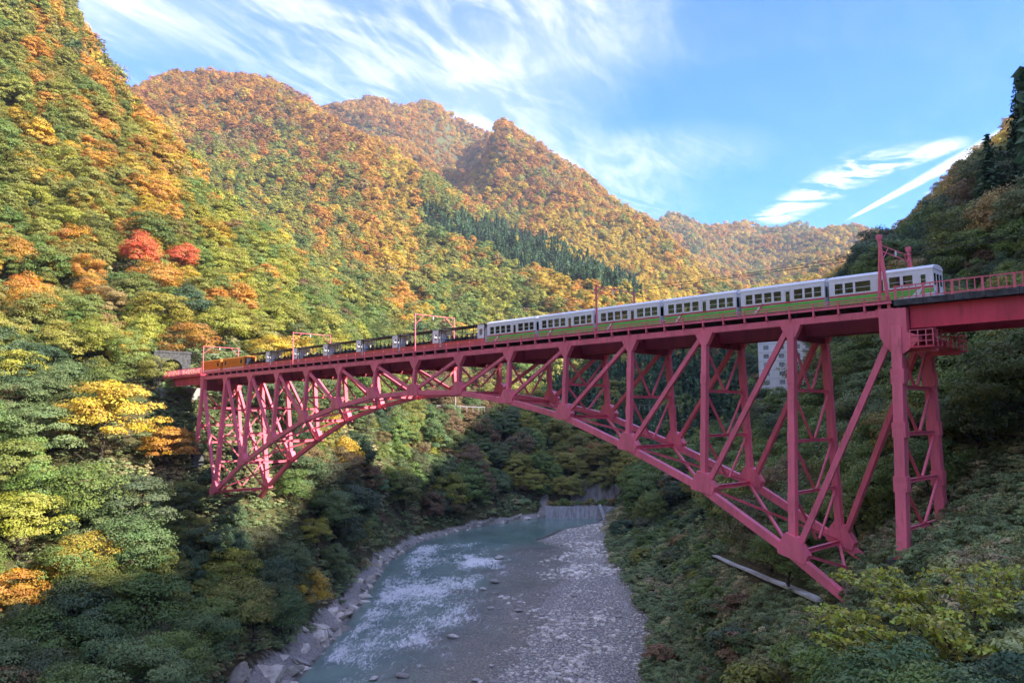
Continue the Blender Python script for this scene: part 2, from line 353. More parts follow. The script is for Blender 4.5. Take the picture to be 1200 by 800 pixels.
Dm = np.sqrt(((PTS[:,None]-PTS[None])**2).sum(2)+1e-4)
wts = np.linalg.solve(np.block([[Dm+np.eye(len(cp))*-.0005, np.ones((len(cp),1))],[np.ones((1,len(cp))), np.zeros((1,1))]]), np.append(cp[:,2], 0))
def terrain(x, y):
    x, y = np.asarray(x, float).ravel(), np.asarray(y, float).ravel()
    out = np.empty(len(x))
    for i in range(0, len(x), 20000):
        X, Y = x[i:i+20000], y[i:i+20000]; R = np.maximum(np.hypot(X, Y), 6)
        a, l = np.arctan2(X, Y)*KA, np.log(R)
        d = np.sqrt((a[:,None]-PTS[None,:,0])**2+(l[:,None]-PTS[None,:,1])**2+1e-4)
        out[i:i+20000] = (d@wts[:-1]+wts[-1])*R
    R = np.hypot(x, y)
    far = sstep(220, 900, R)
    # gullies and spurs on the mountains, small lumps close by
    g = 1-np.abs(fbm(x/330+3.3, y/330+.7, 5, 4))*2.2
    out = out+far*(g-.6)*np.clip(R*.020, 0, 34)*(1+1.2*sstep(1700, 2300, R))-far*np.abs(fbm(x/120+1.3, y/120+4.1, 15, 3))*np.clip(R*.014, 0, 18)+fbm(x/60, y/60, 9, 4)*np.clip(R*.012, .6, 8)
    out = out+CAM_Z
    # the river corridor
    dl, dr = river_l(y)-x, x-river_r(y); d = np.maximum(dl, dr)
    end = np.maximum(0, y-284); d = np.where(y > 284, np.maximum(d, end), d)
    nz = fbm(x/7, y/7, 21, 4)
    bl = .9*np.maximum(d, 0)**.95*(1+.5*nz)+.5*nz*np.clip(d, 0, 2)
    br = .22*np.maximum(d, 0)**1.05+.35*nz*np.clip(d*.3, 0, 1)
    bank = np.where(dl > dr, bl, br)
    k = sstep(1, 13, d); out = np.where(d > 0, bank*(1-k)+np.maximum(out, .25*np.minimum(d, 14))*k, out)
    # bed: deep channel on the left, gravel bar on the right
    wd = np.maximum(river_r(y)-river_l(y), 1); u = np.clip((x-river_l(y))/wd, 0, 1)
    sh = np.interp(y, [60,105,130,155,200,215,228,250,264,285], [.60,.60,.66,.74,.86,.82,.66,.74,.97,1.05])   # where the bar begins
    b = np.interp(u-sh, [-1,-.7,-.5,-.25,-.1,-.02,.10,.3,1], [-1.2,-1.1,-.8,-.38,-.2,-.04,.28,.45,.5])
    b = np.where(u < .12, np.minimum(b, -.1-u*6), b)
    b = b+fbm(x/3.2, y/3.2, 31, 4)*.22+fbm(x/13, y/13, 41, 3)*.18
    pool = sstep(205, 235, y)*sstep(sh, sh-.06, u); b = b-pool*.9
    edge = sstep(0, 1.6, np.minimum(-dl, -dr))
    return np.where(d > 0, out, b*edge+(1-edge)*np.where(dl > dr, -.05, .25))
def axis(lo, hi, n0, grow_lo, grow_hi, Lo, Hi):
    a = list(np.linspace(lo, hi, n0)); st = (hi-lo)/(n0-1)
    s = st; v = hi
    while v < Hi: s *= grow_hi; v += s; a.append(v)
    s = st; v = lo
    while v > Lo: s *= grow_lo; v -= s; a.insert(0, v)
    return np.array(a)
gx = axis(-70, 75, 108, 1.045, 1.045, -2700, 3000); gy = axis(20, 300, 180, 1.09, 1.03, -1300, 3900)
GX, GY = np.meshgrid(gx, gy); GZ = terrain(GX, GY)
nx, ny = len(gx), len(gy)
idx = np.arange(nx*ny).reshape(ny, nx)
quads = np.stack([idx[:-1,:-1], idx[:-1,1:], idx[1:,1:], idx[1:,:-1]], -1).reshape(-1, 4)

def ground_mat():
    m = bpy.data.materials.new('forest_floor'); m.use_nodes = True; t = m.node_tree; p = t.nodes['Principled BSDF']
    p.inputs['Roughness'].default_value = .95; p.inputs['Specular IOR Level'].default_value = .15
    c = N(t, 'ShaderNodeTexCoord').outputs['Object']
    n1 = noise(t, c, .05, 6, .6); n2 = noise(t, c, .9, 6, .65); n3 = noise(t, c, 3.5, 5, .7)
    col = mixc(t, smooth(t, n2, .3, .7), (.045, .042, .022), (.13, .10, .045))
    col = mixc(t, smooth(t, n1, .42, .62), col, (.09, .10, .035))
    a = N(t, 'ShaderNodeAttribute', attribute_name='surf'); s = N(t, 'ShaderNodeSeparateXYZ'); lk(t, a.outputs['Vector'], s.inputs[0])
    rock = mixc(t, smooth(t, n3, .3, .72), (.22, .19, .16), (.50, .46, .40))
    rk = smooth(t, mth(t, 'ADD', s.outputs[0], mth(t, 'MULTIPLY', mth(t, 'SUBTRACT', n2, .5), .9)), .35, .6)
    col = mixc(t, rk, col, rock)
    vo = N(t, 'ShaderNodeTexVoronoi', i_Scale=2.6); lk(t, c, vo.inputs['Vector'])
    vs = N(t, 'ShaderNodeSeparateColor'); lk(t, vo.outputs['Color'], vs.inputs[0])
    gr = mixc(t, vs.outputs[0], (.40, .365, .30), (.70, .65, .55))
    gr = mixc(t, smooth(t, vo.outputs['Distance'], .25, .55), gr, (.25, .23, .20))
    col = mixc(t, s.outputs[1], col, gr)
    lk(t, col, p.inputs['Base Color'])
    b = N(t, 'ShaderNodeBump', i_Strength=.8, i_Distance=.35)
    hh = mth(t, 'SUBTRACT', n3, mth(t, 'MULTIPLY', mth(t, 'MULTIPLY', vo.outputs['Distance'], s.outputs[1]), 1.2))
    lk(t, hh, b.inputs['Height']); lk(t, b.outputs[0], p.inputs['Normal'])
    return m
me = mesh_np('ground', np.stack([GX.ravel(), GY.ravel(), GZ], 1), quads, ground_mat(), True)
fx, fy = GX.ravel(), GY.ravel()
dl, dr = river_l(fy)-fx, fx-river_r(fy); inside = (np.maximum(dl, dr) < 0) & (fy < 284)
rockw = np.clip(1.15-np.maximum(dl, 0)/np.interp(fy, [90,150,200,280], [4.6,3.6,2.6,2.2]), 0, 1)*(dl > -1.5)*(fy < 290)
gravw = inside*1.+np.clip(1-dr/3.5, 0, 1)*(dr >= 0)*(fy < 284)
at_ = me.attributes.new('surf', 'FLOAT_VECTOR', 'POINT')
at_.data.foreach_set('vector', np.stack([rockw*(~inside), np.clip(gravw, 0, 1), gravw*0], 1).astype(np.float32).ravel())
tag(link('ground', me), 'steep wooded gorge and mountain terrain with stony river bed', kind='structure')

def ground_hit(px, py, y0=25., y1=3600.):
    Y = np.exp(np.linspace(math.log(y0), math.log(y1), 700)); X, D, U = ray(px, py)
    z = terrain(X*Y/D, Y); i = np.argmax(z >= CAM_Z+U*Y/D)
    return X*Y[i]/D, Y[i], z[i]
# horizon table, for leaving out trees that stand wholly behind a ridge
TA = np.linspace(rad(-44), rad(46), 360); TR = np.exp(np.linspace(math.log(14), math.log(3600), 420))
ta, tr_ = np.meshgrid(TA, TR, indexing='ij')
tz = terrain(np.sin(ta)*tr_, np.cos(ta)*tr_).reshape(ta.shape)
HOR = np.maximum.accumulate((tz-CAM_Z)/tr_, 1)
def seen(x, y, ztop, slack=4.):
    R = np.hypot(x, y); a = np.arctan2(x, y)
    i = np.clip(np.round((a-TA[0])/(TA[1]-TA[0])).astype(int), 0, len(TA)-1)
    j = np.clip(np.floor(np.log(R*.985/14)/math.log(3600/14)*419).astype(int), 0, 419)
    return (ztop+slack-CAM_Z)/R > HOR[i, j]

# ------------------------------------------------------------------ river water
wy = np.arange(60, 286, .7); wu = np.linspace(0, 1, 84)
WU, WY = np.meshgrid(wu, wy); l_, r_ = river_l(WY)-2.0, river_r(WY)+1.5
WX = l_+(r_-l_)*WU
bz = terrain(WX, WY).reshape(WX.shape)
shw = np.interp(WY, [60,105,130,155,200,215,228,250,264,285], [.60,.60,.66,.74,.86,.82,.66,.74,.97,1.05])
uu = np.clip((WX-river_l(WY))/(river_r(WY)-river_l(WY)), 0, 1)
rap = sstep(236, 215, WY)*sstep(.0, .07, uu)*sstep(shw+.02, shw-.42, uu)*(.40+1.0*np.clip(fbm(WX/16, WY/24, 77, 3)+.25, 0, 1))
rip = fbm(WX/1.5+WY*.1, WY/2.6, 51, 4)*.16*rap+np.abs(fbm(WX/2.8, WY/4.2, 57, 3))*.18*rap+fbm(WX/.8, WY/.9, 61, 2)*.015
me = mesh_np('river_water', np.stack([WX.ravel(), WY.ravel(), rip.ravel()], 1),
    np.stack([(q := np.arange(WX.size).reshape(WX.shape))[:-1,:-1], q[:-1,1:], q[1:,1:], q[1:,:-1]], -1).reshape(-1, 4), None, True)
a_ = me.attributes.new('flow', 'FLOAT_VECTOR', 'POINT')
a_.data.foreach_set('vector', np.stack([rap.ravel(), np.clip(-bz, 0, 1.5).ravel(), uu.ravel()], 1).astype(np.float32).ravel())
def water_mat():
    m = bpy.data.materials.new('river_water'); m.use_nodes = True; t = m.node_tree; p = t.nodes['Principled BSDF']
    c = N(t, 'ShaderNodeTexCoord').outputs['Object']
    a = N(t, 'ShaderNodeAttribute', attribute_name='flow'); s = N(t, 'ShaderNodeSeparateXYZ'); lk(t, a.outputs['Vector'], s.inputs[0])
    rapid, dep = s.outputs[0], s.outputs[1]
    cm = mapping(t, c, rot=(0, 0, rad(4)), scale=(1.7, .42, 1))
    n1 = noise(t, cm, 1.15, 8, .74, .9); n2 = noise(t, cm, 4.2, 6, .7, .8); n3 = noise(t, c, .16, 3, .5)
    f = mth(t, 'ADD', mth(t, 'MULTIPLY', n1, .62), mth(t, 'MULTIPLY', n2, .38))
    f = mth(t, 'ADD', f, mth(t, 'MULTIPLY', mth(t, 'SUBTRACT', rapid, .52), .30))
    foam = mth(t, 'MULTIPLY', smooth(t, mth(t, 'ADD', f, mth(t, 'MULTIPLY', mth(t, 'SUBTRACT', noise(t, mapping(t, c, scale=(.16, .07, 1)), 1., 4, .6), .5), .5)), .53, .70), smooth(t, rapid, .08, .4))
    deepc = mixc(t, smooth(t, n3, .35, .65), (.11, .20, .165), (.17, .27, .215))
    col = mixc(t, smooth(t, dep, .1, .9), (.28, .27, .22), deepc)
    col = mixc(t, foam, col, (.84, .83, .78)); lk(t, col, p.inputs['Base Color'])
    lk(t, mth(t, 'ADD', .07, mth(t, 'MULTIPLY', foam, .6)), p.inputs['Roughness'])
    al = mth(t, 'ADD', .28, mth(t, 'MULTIPLY', smooth(t, dep, .05, .7), .66))
    lk(t, mth(t, 'MAXIMUM', al, foam), p.inputs['Alpha']); p.inputs['IOR'].default_value = 1.33
    b = N(t, 'ShaderNodeBump', i_Distance=.25); lk(t, mth(t, 'ADD', .12, mth(t, 'MULTIPLY', rapid, .6)), b.inputs['Strength'])
    lk(t, mth(t, 'ADD', n2, mth(t, 'MULTIPLY', n1, 1.5)), b.inputs['Height']); lk(t, b.outputs[0], p.inputs['Normal'])
    return m
me.materials.append(water_mat())
tag(link('river', me), 'shallow turquoise mountain river with white rapids', kind='structure')

# ------------------------------------------------------------------ the arch bridge (local x along the track, y away from the camera, z = 0 on the top chord)
YAW = .7677; BX, BY, BZ = -9.35, 99.777, 39.53; PN = 7.8
BR = empty('arch_bridge', (BX, BY, BZ), -YAW, 'long crimson pink steel arch bridge carrying the train over the gorge', 'bridge')
def hw(d): return 2.976+.0803*d
DN = {1:17.83, 2:13.28, 3:10.0, 4:7.13, 5:5.40, 6:4.28, 7:4.03}
def dn(n): return DN[min(n, 14-n)]
def tn(n): return (n-7)*PN
def node(n, s, d=None):              # s -1 near, +1 far
    d = dn(n) if d is None else d
    return Vector((tn(n), s*hw(d), -d))
SPN, SPD = .45, 20.7
for s in (-1, 1):
    # top chord, one length per panel with a small joint
    for n in range(14):
        MB().beam((tn(n)+.006, s*2.976, .06), (tn(n+1)-.006, s*2.976, .06), .46, .52).build('top_chord', PINK, BR, .015)
    # arch rib
    pts = [node(SPN, s, SPD)]+[node(n, s) for n in range(1, 14)]+[node(14-SPN, s, SPD)]
    for a, b in zip(pts, pts[1:]):
        dpt = (abs(a.z)+abs(b.z))/2
        MB().beam(a, b, .46+.005*dpt, .50+.009*dpt).build('arch_rib', PINK, BR, .02)
    for n in range(1, 14):
        d = dn(n); w = .36+.0155*d
        top = Vector((tn(n), s*hw(.2), -.2)); bot = node(n, s)
        MB().beam(top, bot+(top-bot).normalized()*.2, w, w*.86, (1,0,0)).build('post', PINK, BR, .015)
        for q in ([.5] if d < 8 else [.30, .66] if d < 14 else [.24, .50, .76]):
            c_ = top.lerp(bot, q); MB().beam(c_+(top-bot).normalized()*.42, c_-(top-bot).normalized()*.42, w+.05, w*.86+.05, (1,0,0)).build('splice_plate', PINK, BR)
        # top gusset
        g = [(-.80,-.203),(.80,-.203),(.80,-.30),(w/2+.05,-1.15),(-w/2-.05,-1.15),(-.80,-.30)]
        MB().plate([(tn(n)+x, z) for x, z in g], s*3.04-.27, s*3.04+.27).build('gusset_plate', PINK, BR)
        # node gusset on the rib
        sg = 1 if n < 7 else -1
        g = [(-.95*sg, .1+.35), (-.25*sg-.15*sg, 1.15), (.30*sg, 1.10), (.85*sg, .05), (.8*sg, -.30), (-.75*sg, -.12)]
        if n == 7: g = [(-1.0,.15),(-.7,.75),(-.2,.95),(.2,.95),(.7,.75),(1.0,.15),(.9,-.32),(-.9,-.32)]
        slope = 0 if n == 7 else (dn(n+1 if n < 7 else n-1)-d)/PN*(-1)
        k = 1+.02*d
        MB().plate([(bot.x+x*k, bot.z+z*k+(slope*x*k if n < 7 else -slope*x*k)*.75) for x, z in g], bot.y-.33-.004*d, bot.y+.33+.004*d).build('node_gusset', PINK, BR)
    # diagonals slope down towards the crown on both halves
    for n in list(range(0, 7))+list(range(8, 15)):
        m = n+1 if n < 7 else n-1
        d = dn(m); sg = 1 if n < 7 else -1
        a = Vector((tn(n)+sg*.42, s*hw(.5), -.55 if n not in (0, 14) else -1.9)); b = node(m, s)+Vector((-sg*.35, 0, .35))
        b.y = s*hw(d-.4)
        MB().beam(a, b, .27+.011*d, .27+.010*d).build('diagonal', PINK, BR, .015)
    # spring bearings
    for q in (pts[0], pts[-1]):
        sg = 1 if q.x > 0 else -1
        MB().box(q.x-.9+sg*.5, q.x+.9+sg*.5, q.y-1.1, q.y+1.1, q.z-2.6, q.z-.25).build('bearing_block', CONC, BR, .05)
# cross frames at every node
for n in range(1, 14):
    d = dn(n)
    MB().box(tn(n)-.16, tn(n)+.16, -2.70, 2.70, -1.32, -.24).build('cross_girder', PINKSHADE, BR, .01)
    lv = {13:4, 12:3, 11:2, 10:2, 9:1, 8:1, 7:1}[max(n, 14-n)]
    zs = [-1.32]+[-1.32-(d-1.9)*(i+1)/lv for i in range(lv)]
    for i in range(lv):
        za, zb = zs[i], zs[i+1]
        if i < lv-1: MB().hbeam((tn(n), -hw(-zb)+.2, zb), (tn(n), hw(-zb)-.2, zb), .2, .24).build('strut', PINK, BR)
        for s in (-1, 1):
            MB().hbeam((tn(n)+s*.06, s*(hw(-za)-.2), za-.05), (tn(n)+s*.06, s*.12, zb+.14), .15, .17).build('cross_brace', PINK, BR)
    MB().hbeam((tn(n), -hw(d)+.25, -d), (tn(n), hw(d)-.25, -d), .3, .36).build('rib_strut', PINK, BR)
seq = [(SPN, SPD)]+[(n, dn(n)) for n in range(1, 14)]+[(14-SPN, SPD)]
for (n0, d0), (n1, d1) in zip(seq, seq[1:]):
    if abs(n1-n0) < .3: continue
    for s in (-1, 1):
        dz = .14*s
        MB().hbeam((tn(n0), -s*(hw(d0)-.3), -d0+dz), (tn(n1), s*(hw(d1)-.3), -d1+dz), .22, .2).build('lateral_brace', PINK, BR)
# portal towers
for n, dl_near, dl_far, sg in ((0, 11.5, 11.0, -1), (14, 17.2, 16.0, 1)):
    x = tn(n); k = 1.0 if n == 14 else .62
    for s, dd in ((-1, dl_near), (1, dl_far)):
        top = Vector((x+sg*.25*k, s*hw(1.0), -1.0)); b = Vector((x+sg*.25*k, s*hw(dd), -dd))
        MB().beam(top, b, .84*k, .72*k, (1,0,0)).build('tower_leg', PINK, BR, .02)
        for zz_ in (4.6, 8.4, 12.2):
            if zz_ < dd-1: 
                y_ = s*hw(zz_); MB().box(x+sg*.25*k-.46*k, x+sg*.25*k+.46*k, y_-.41*k, y_+.41*k, -zz_-.55, -zz_+.55).build('splice_plate', PINK, BR)
        blk = [(-.95,.325),(.95,.325),(.95,-1.45),(1.75,-1.75),(1.75,-2.1),(1.0,-2.75),(.52,-3.05),(-.05,-3.0),(-.62,-2.35),(-.95,-1.6)] if n == 14 else [(-.5,.325),(.5,.325),(.5,-1.3),(.25,-1.9),(-.35,-1.9),(-.5,-1.3)]
        MB().plate([(x+sg*a, z) for a, z in blk], s*3.03-.36, s*3.03+.36).build('tower_head', PINK, BR)
        fb = Vector((x+sg*.25*k, s*hw(dd), -dd))
        MB().box(fb.x-.5, fb.x+.5, fb.y-.5, fb.y+.5, fb.z-.12, fb.z+.02).build('base_plate', PINKD, BR)
        MB().box(fb.x-.9, fb.x+.9, fb.y-.9, fb.y+.9, fb.z-(1.6 if n == 14 else 7), fb.z-.125).build('footing', LEDGE, BR, .06)
    MB().box(x+sg*.2-.2, x+sg*.2+.2, -2.64, 2.64, -2.0, -.24).build('cross_girder', PINKSHADE, BR, .01)
    lv = 4 if n == 14 else 3; dd = min(dl_near, dl_far); zs = [-2.0-(dd-2.6)*i/lv for i in range(lv+1)]
    for i in range(lv):
        za, zb = zs[i], zs[i+1]; xx = x+sg*.25*k
        MB().hbeam((xx, -hw(-zb)+.3, zb), (xx, hw(-zb)-.3, zb), .24, .28).build('strut', PINK, BR)
        for s in (-1, 1):
            MB().hbeam((xx+s*.07, s*(hw(-za)-.35), za-.15), (xx+s*.07, s*.14, zb+.17), .17, .19).build('cross_brace', PINK, BR)
# floor system
for s in (-1, 1):
    for n in range(-2, 15):
        if n >= 0 and n < 14: MB().box(tn(n)+.17, tn(n+1)-.17, s*.78-.14, s*.78+.14, -.95, .34).build('stringer', PINKSHADE, BR)
    for j in range(0, 28):
        x0 = tn(j/2); MB().box(x0+.03, x0+PN/2-.03, s*2.15-.06, s*2.15+.06, .34, .78).build('walkway_bearer', DARKST, BR)
X0_, X1_ = tn(-.1), tn(14.15)
slm = MB().box(-.11, .11, -1.75, 1.75, -.08, .08).mesh('sleeper', WOOD, .01)
x = tn(-1.7)
while x < tn(17.2):
    link('sleeper', slm, BR, (x, 0, .44)); x += .64
for s in (-1, 1):
    MB().hbeam((tn(-1.9), s*.40, .60), (tn(17.4), s*.40, .60), .08, .15, t=.03).build('rail', RAILST, BR)
    # walkway planks on brackets, one per half panel
    for j in range(0, 28):
        x0 = tn(j/2)
        MB().box(x0+.01, x0+PN/2-.01, s*2.70-.56, s*2.70+.56, .785, .84).build('walkway_deck', DARKST, BR)
        MB().box(x0+.005, x0+PN/2-.005, s*3.31-.045, s*3.31+.045, .72, .90).build('edge_channel', PINK, BR)
        MB().beam((x0, s*3.31, 1.28), (x0+PN/2, s*3.31, 1.28), .075, .075).build('top_rail', PINK, BR)
        MB().beam((x0, s*3.31, 1.10), (x0+PN/2, s*3.31, 1.10), .055, .055).build('mid_rail', PINK, BR)
        MB().beam((x0, s*3.31, .995), (x0+PN/2, s*3.31, .995), .05, .05).build('mid_rail', PINK, BR)
rp = MB().box(-.055, .055, -.05, .05, -.95, .02).plate([(-.055,-1.0),(.055,-1.0),(.055,-.9),(-.055,-.9)], -.05, .16)
rpm = rp.mesh('railing_post', PINK)
rpb = MB().ext([(-.05,-.05),(.05,-.05),(.05,.05),(-.05,.05)], (0,0,-.60), (0,.30,-.95)).mesh('bracket', PINK)
for s in (-1, 1):
    for j in range(0, 57):
        x = tn(j/4)
        if j in (0, 56): continue
        o = link('railing_post', rpm, BR, (x, s*3.37, 1.27)); 
        b = link('bracket', rpb, o, (0, 0, 0))
        if s > 0: o.rotation_euler = (0, 0, math.pi)
# side spans: girders, ledge, railing
for t0, t1, zt, zb, nn in ((tn(14)+1.05, tn(14)+31, .44, -1.16, 'r'), (tn(0)-15, tn(0)-.55, .42, -.85, 'l')):
    for s in (-1, 1):
        m = MB().box(t0, t1, s*2.75-.012, s*2.75+.012, zb+.04, zt-.04).box(t0, t1, s*2.75-.2, s*2.75+.2, zt-.04, zt).box(t0, t1, s*2.75-.2, s*2.75+.2, zb, zb+.04)
        m.build('plate_girder', PINKD, BR)
        x = t0+.02
        while x < t1:
            MB().box(x, x+.03, s*2.75+.013*s if s > 0 else s*2.75+.013, s*2.75+.17*1 if s > 0 else s*2.75+.17, zb+.045, zt-.045).build('stiffener', PINKD, BR); x += 1.55
        # concrete ledge that carries the walkway
        L0 = t0-.9 if nn == 'r' else t0
        ns = int((t1-L0)/2.0)
        for i in range(ns+1):
            a, b = L0+i*2.0, min(t1, L0+i*2.0+1.985)
            if b-a < .2: continue
            MB().box(a, b, s*2.62-.72, s*2.62+.72, zt+.06, zt+.50+.03*random.random()).build('ledge_block' , LEDGE if nn == 'r' else PINKD, BR, .02)
        ybase = s*3.18
        MB().beam((L0, ybase, zt+1.50), (t1, ybase, zt+1.50), .08, .08).build('top_rail', PINK, BR)
        MB().beam((L0, ybase, zt+.66), (t1, ybase, zt+.66), .06, .06).build('mid_rail', PINK, BR)
        i = 0; x = L0+.1
        bal = MB().box(-.03, .03, -.03, .03, -.95, 0).mesh('baluster', PINK); pst = MB().box(-.075, .075, -.06, .06, -1.02, .02).mesh('railing_post', PINK)
        while x < t1:
            o = link('railing_post' if i % 4 == 0 else 'baluster', pst if i % 4 == 0 else bal, BR, (x, ybase, zt+1.50)); x += .475; i += 1
    MB().box(t0, t1, -1.9, 1.9, .20, .34).build('deck_slab', DARKST, BR)
# inspection platform by the right tower
px0, px1 = tn(14)+1.15, tn(14)+2.75
MB().box(px0, px1, -3.5, 4.3, -2.62, -2.50).build('platform_floor', PINKD, BR)
for y_ in (-2.6, 2.6): MB().hbeam((px0-1.0, y_, -2.75), (px1, y_, -2.75), .2, .25).build('platform_bracket', PINK, BR)
for y_ in np.linspace(-3.45, 4.25, 9):
    MB().box(px1-.07, px1, y_-.035, y_+.035, -2.495, -1.35).build('platform_post', PINK, BR)
for x_ in np.linspace(px0+.03, px1-.5, 3):
    for y_ in (-3.45, 4.25): MB().box(x_-.035, x_+.035, y_-.035, y_+.035, -2.495, -1.35).build('platform_post', PINK, BR)
for z_ in (-1.35, -1.75, -2.15):
    MB().beam((px1-.035, -3.45, z_), (px1-.035, 4.25, z_), .05, .06).build('platform_rail', PINK, BR)
    for y_ in (-3.45, 4.25): MB().beam((px0, y_, z_), (px1-.08, y_, z_), .05, .06).build('platform_rail', PINK, BR)
# overhead line portals
MASTN = [(-.02, 'pale pink overhead line portal beside the orange locomotives'), (3.52, 'slim pink overhead line portal third of the way along the open carriages'), (7.0, 'slim pink overhead line portal above the bridge crown'),
    (10.5, 'crimson overhead line portal standing in front of the white railcars'), (13.93, 'tall crimson A shaped overhead line mast over the right tower')]
def BP(t, y, z): return Vector((BX+t*math.cos(YAW)+y*math.sin(YAW), BY-t*math.sin(YAW)+y*math.cos(YAW), BZ+z))
for i, (n, lab) in enumerate(MASTN):
    t = tn(n); b = empty('overhead_line_portal', BP(t, 0, .33), -YAW, lab, 'line portal', 'overhead line portals on the bridge')
    r = [.05,.05,.06,.075,.105][i]
    for s in (-1, 1):
        if i == 4:
            MB().beam((.30, s*3.1, 0), (-.18, s*3.1, 5.3), r*2, r*2).build('column', PINK, b, .01)
            MB().beam((-.42, s*3.1, 0), (-.20, s*3.1+.26, 5.25), r*1.8, r*1.8).build('raking_leg', PINK, b, .01)
            MB().box(-.62, .62, s*3.1-.2, s*3.1+.45, 0, .06).build('base_plate', PINK, b)
            MB().box(-.36, .02, s*3.1-.13, s*3.1+.13, 5.25, 5.6).build('cap', PINK, b, .02)
        else:
            MB().beam((0, s*3.1, 0), (0, s*3.1, 5.1), r*2, r*2, (1,0,0)).build('column', PINK, b, .01)
            MB().box(-.16, .16, s*3.1-.16, s*3.1+.16, 0, .05).build('base_plate', PINK, b)
    zt = 5.0 if i < 4 else 4.85
    for z_ in (zt, zt-.45) if i == 4 else (zt,):
        MB().beam((-.1 if i == 4 else 0, -3.0, z_), (-.1 if i == 4 else 0, 3.0, z_), .065, .065).build('cross_arm', PINK, b)
    for s in (-1, 1):
        MB().beam((-.05 if i == 4 else 0, s*3.0, zt-1.15), (-.05 if i == 4 else 0, s*1.7, zt-.06), .045, .045).build('knee_brace', PINK, b)
    MB().tube((0,-.3,zt-.06),(0,-.3,zt-.5),.05).tube((0,-.3,zt-.22),(0,-.3,zt-.27),.10).tube((0,-.3,zt-.34),(0,-.3,zt-.39),.10).build('insulator', CWHITE, b)
pts = [BP(tn(a), -.3, 4.82) for a in [-1.6]+[m[0] for m in MASTN]+[17]]
m = MB()
for a, b in zip(pts, pts[1:]): m.tube(a, b, .024, n=5)
mid = []
for a, b in zip(pts, pts[1:]):
    for k in range(8):
        f0, f1 = k/8, (k+1)/8
        p = a.lerp(b, f0)+Vector((0,0,.55-1.5*f0*(1-f0))); q = a.lerp(b, f1)+Vector((0,0,.55-1.5*f1*(1-f1)))
        m.tube(p, q, .02, n=5)
m.build('overhead_wire', BLACK); o = bpy.data.objects['overhead_wire']; tag(o, 'thin dark overhead wires strung along the railway above the train', 'wire')

# ------------------------------------------------------------------ the train
RT = .68                                    # top of rail
def wheels(root):
    for xb in (-2.35, 2.35):
        bg_ = MB().box(xb-.85, xb+.85, -.62, -.54, RT+.20, RT+.36).box(xb-.85, xb+.85, .54, .62, RT+.20, RT+.36).box(xb-.15, xb+.15, -.6, .6, RT+.25, RT+.42).build('bogie', BLACK, root)
        for xw in (xb-.6, xb+.6):
            w = MB().tube((xw,-.46,RT+.305),(xw,-.36,RT+.305),.30,n=14).tube((xw,.36,RT+.305),(xw,.46,RT+.305),.30,n=14).tube((xw,-.4,RT+.305),(xw,.4,RT+.305),.06)
            w.build('wheelset', GREY, bg_)
def side_wall(mb, L0, L1, z0, z1, wins, y0, y1):
    """wall along x with true openings; wins = (x0,x1,za,zb)"""
    wins = sorted(wins); x = L0
    for a, b, za, zb in wins:
        if a > x: mb.box(x, a, y0, y1, z0, z1)
        if za > z0: mb.box(a, b, y0, y1, z0, za)
        if zb < z1: mb.box(a, b, y0, y1, zb, z1)
        x = b
    if x < L1: mb.box(x, L1, y0, y1, z0, z1)
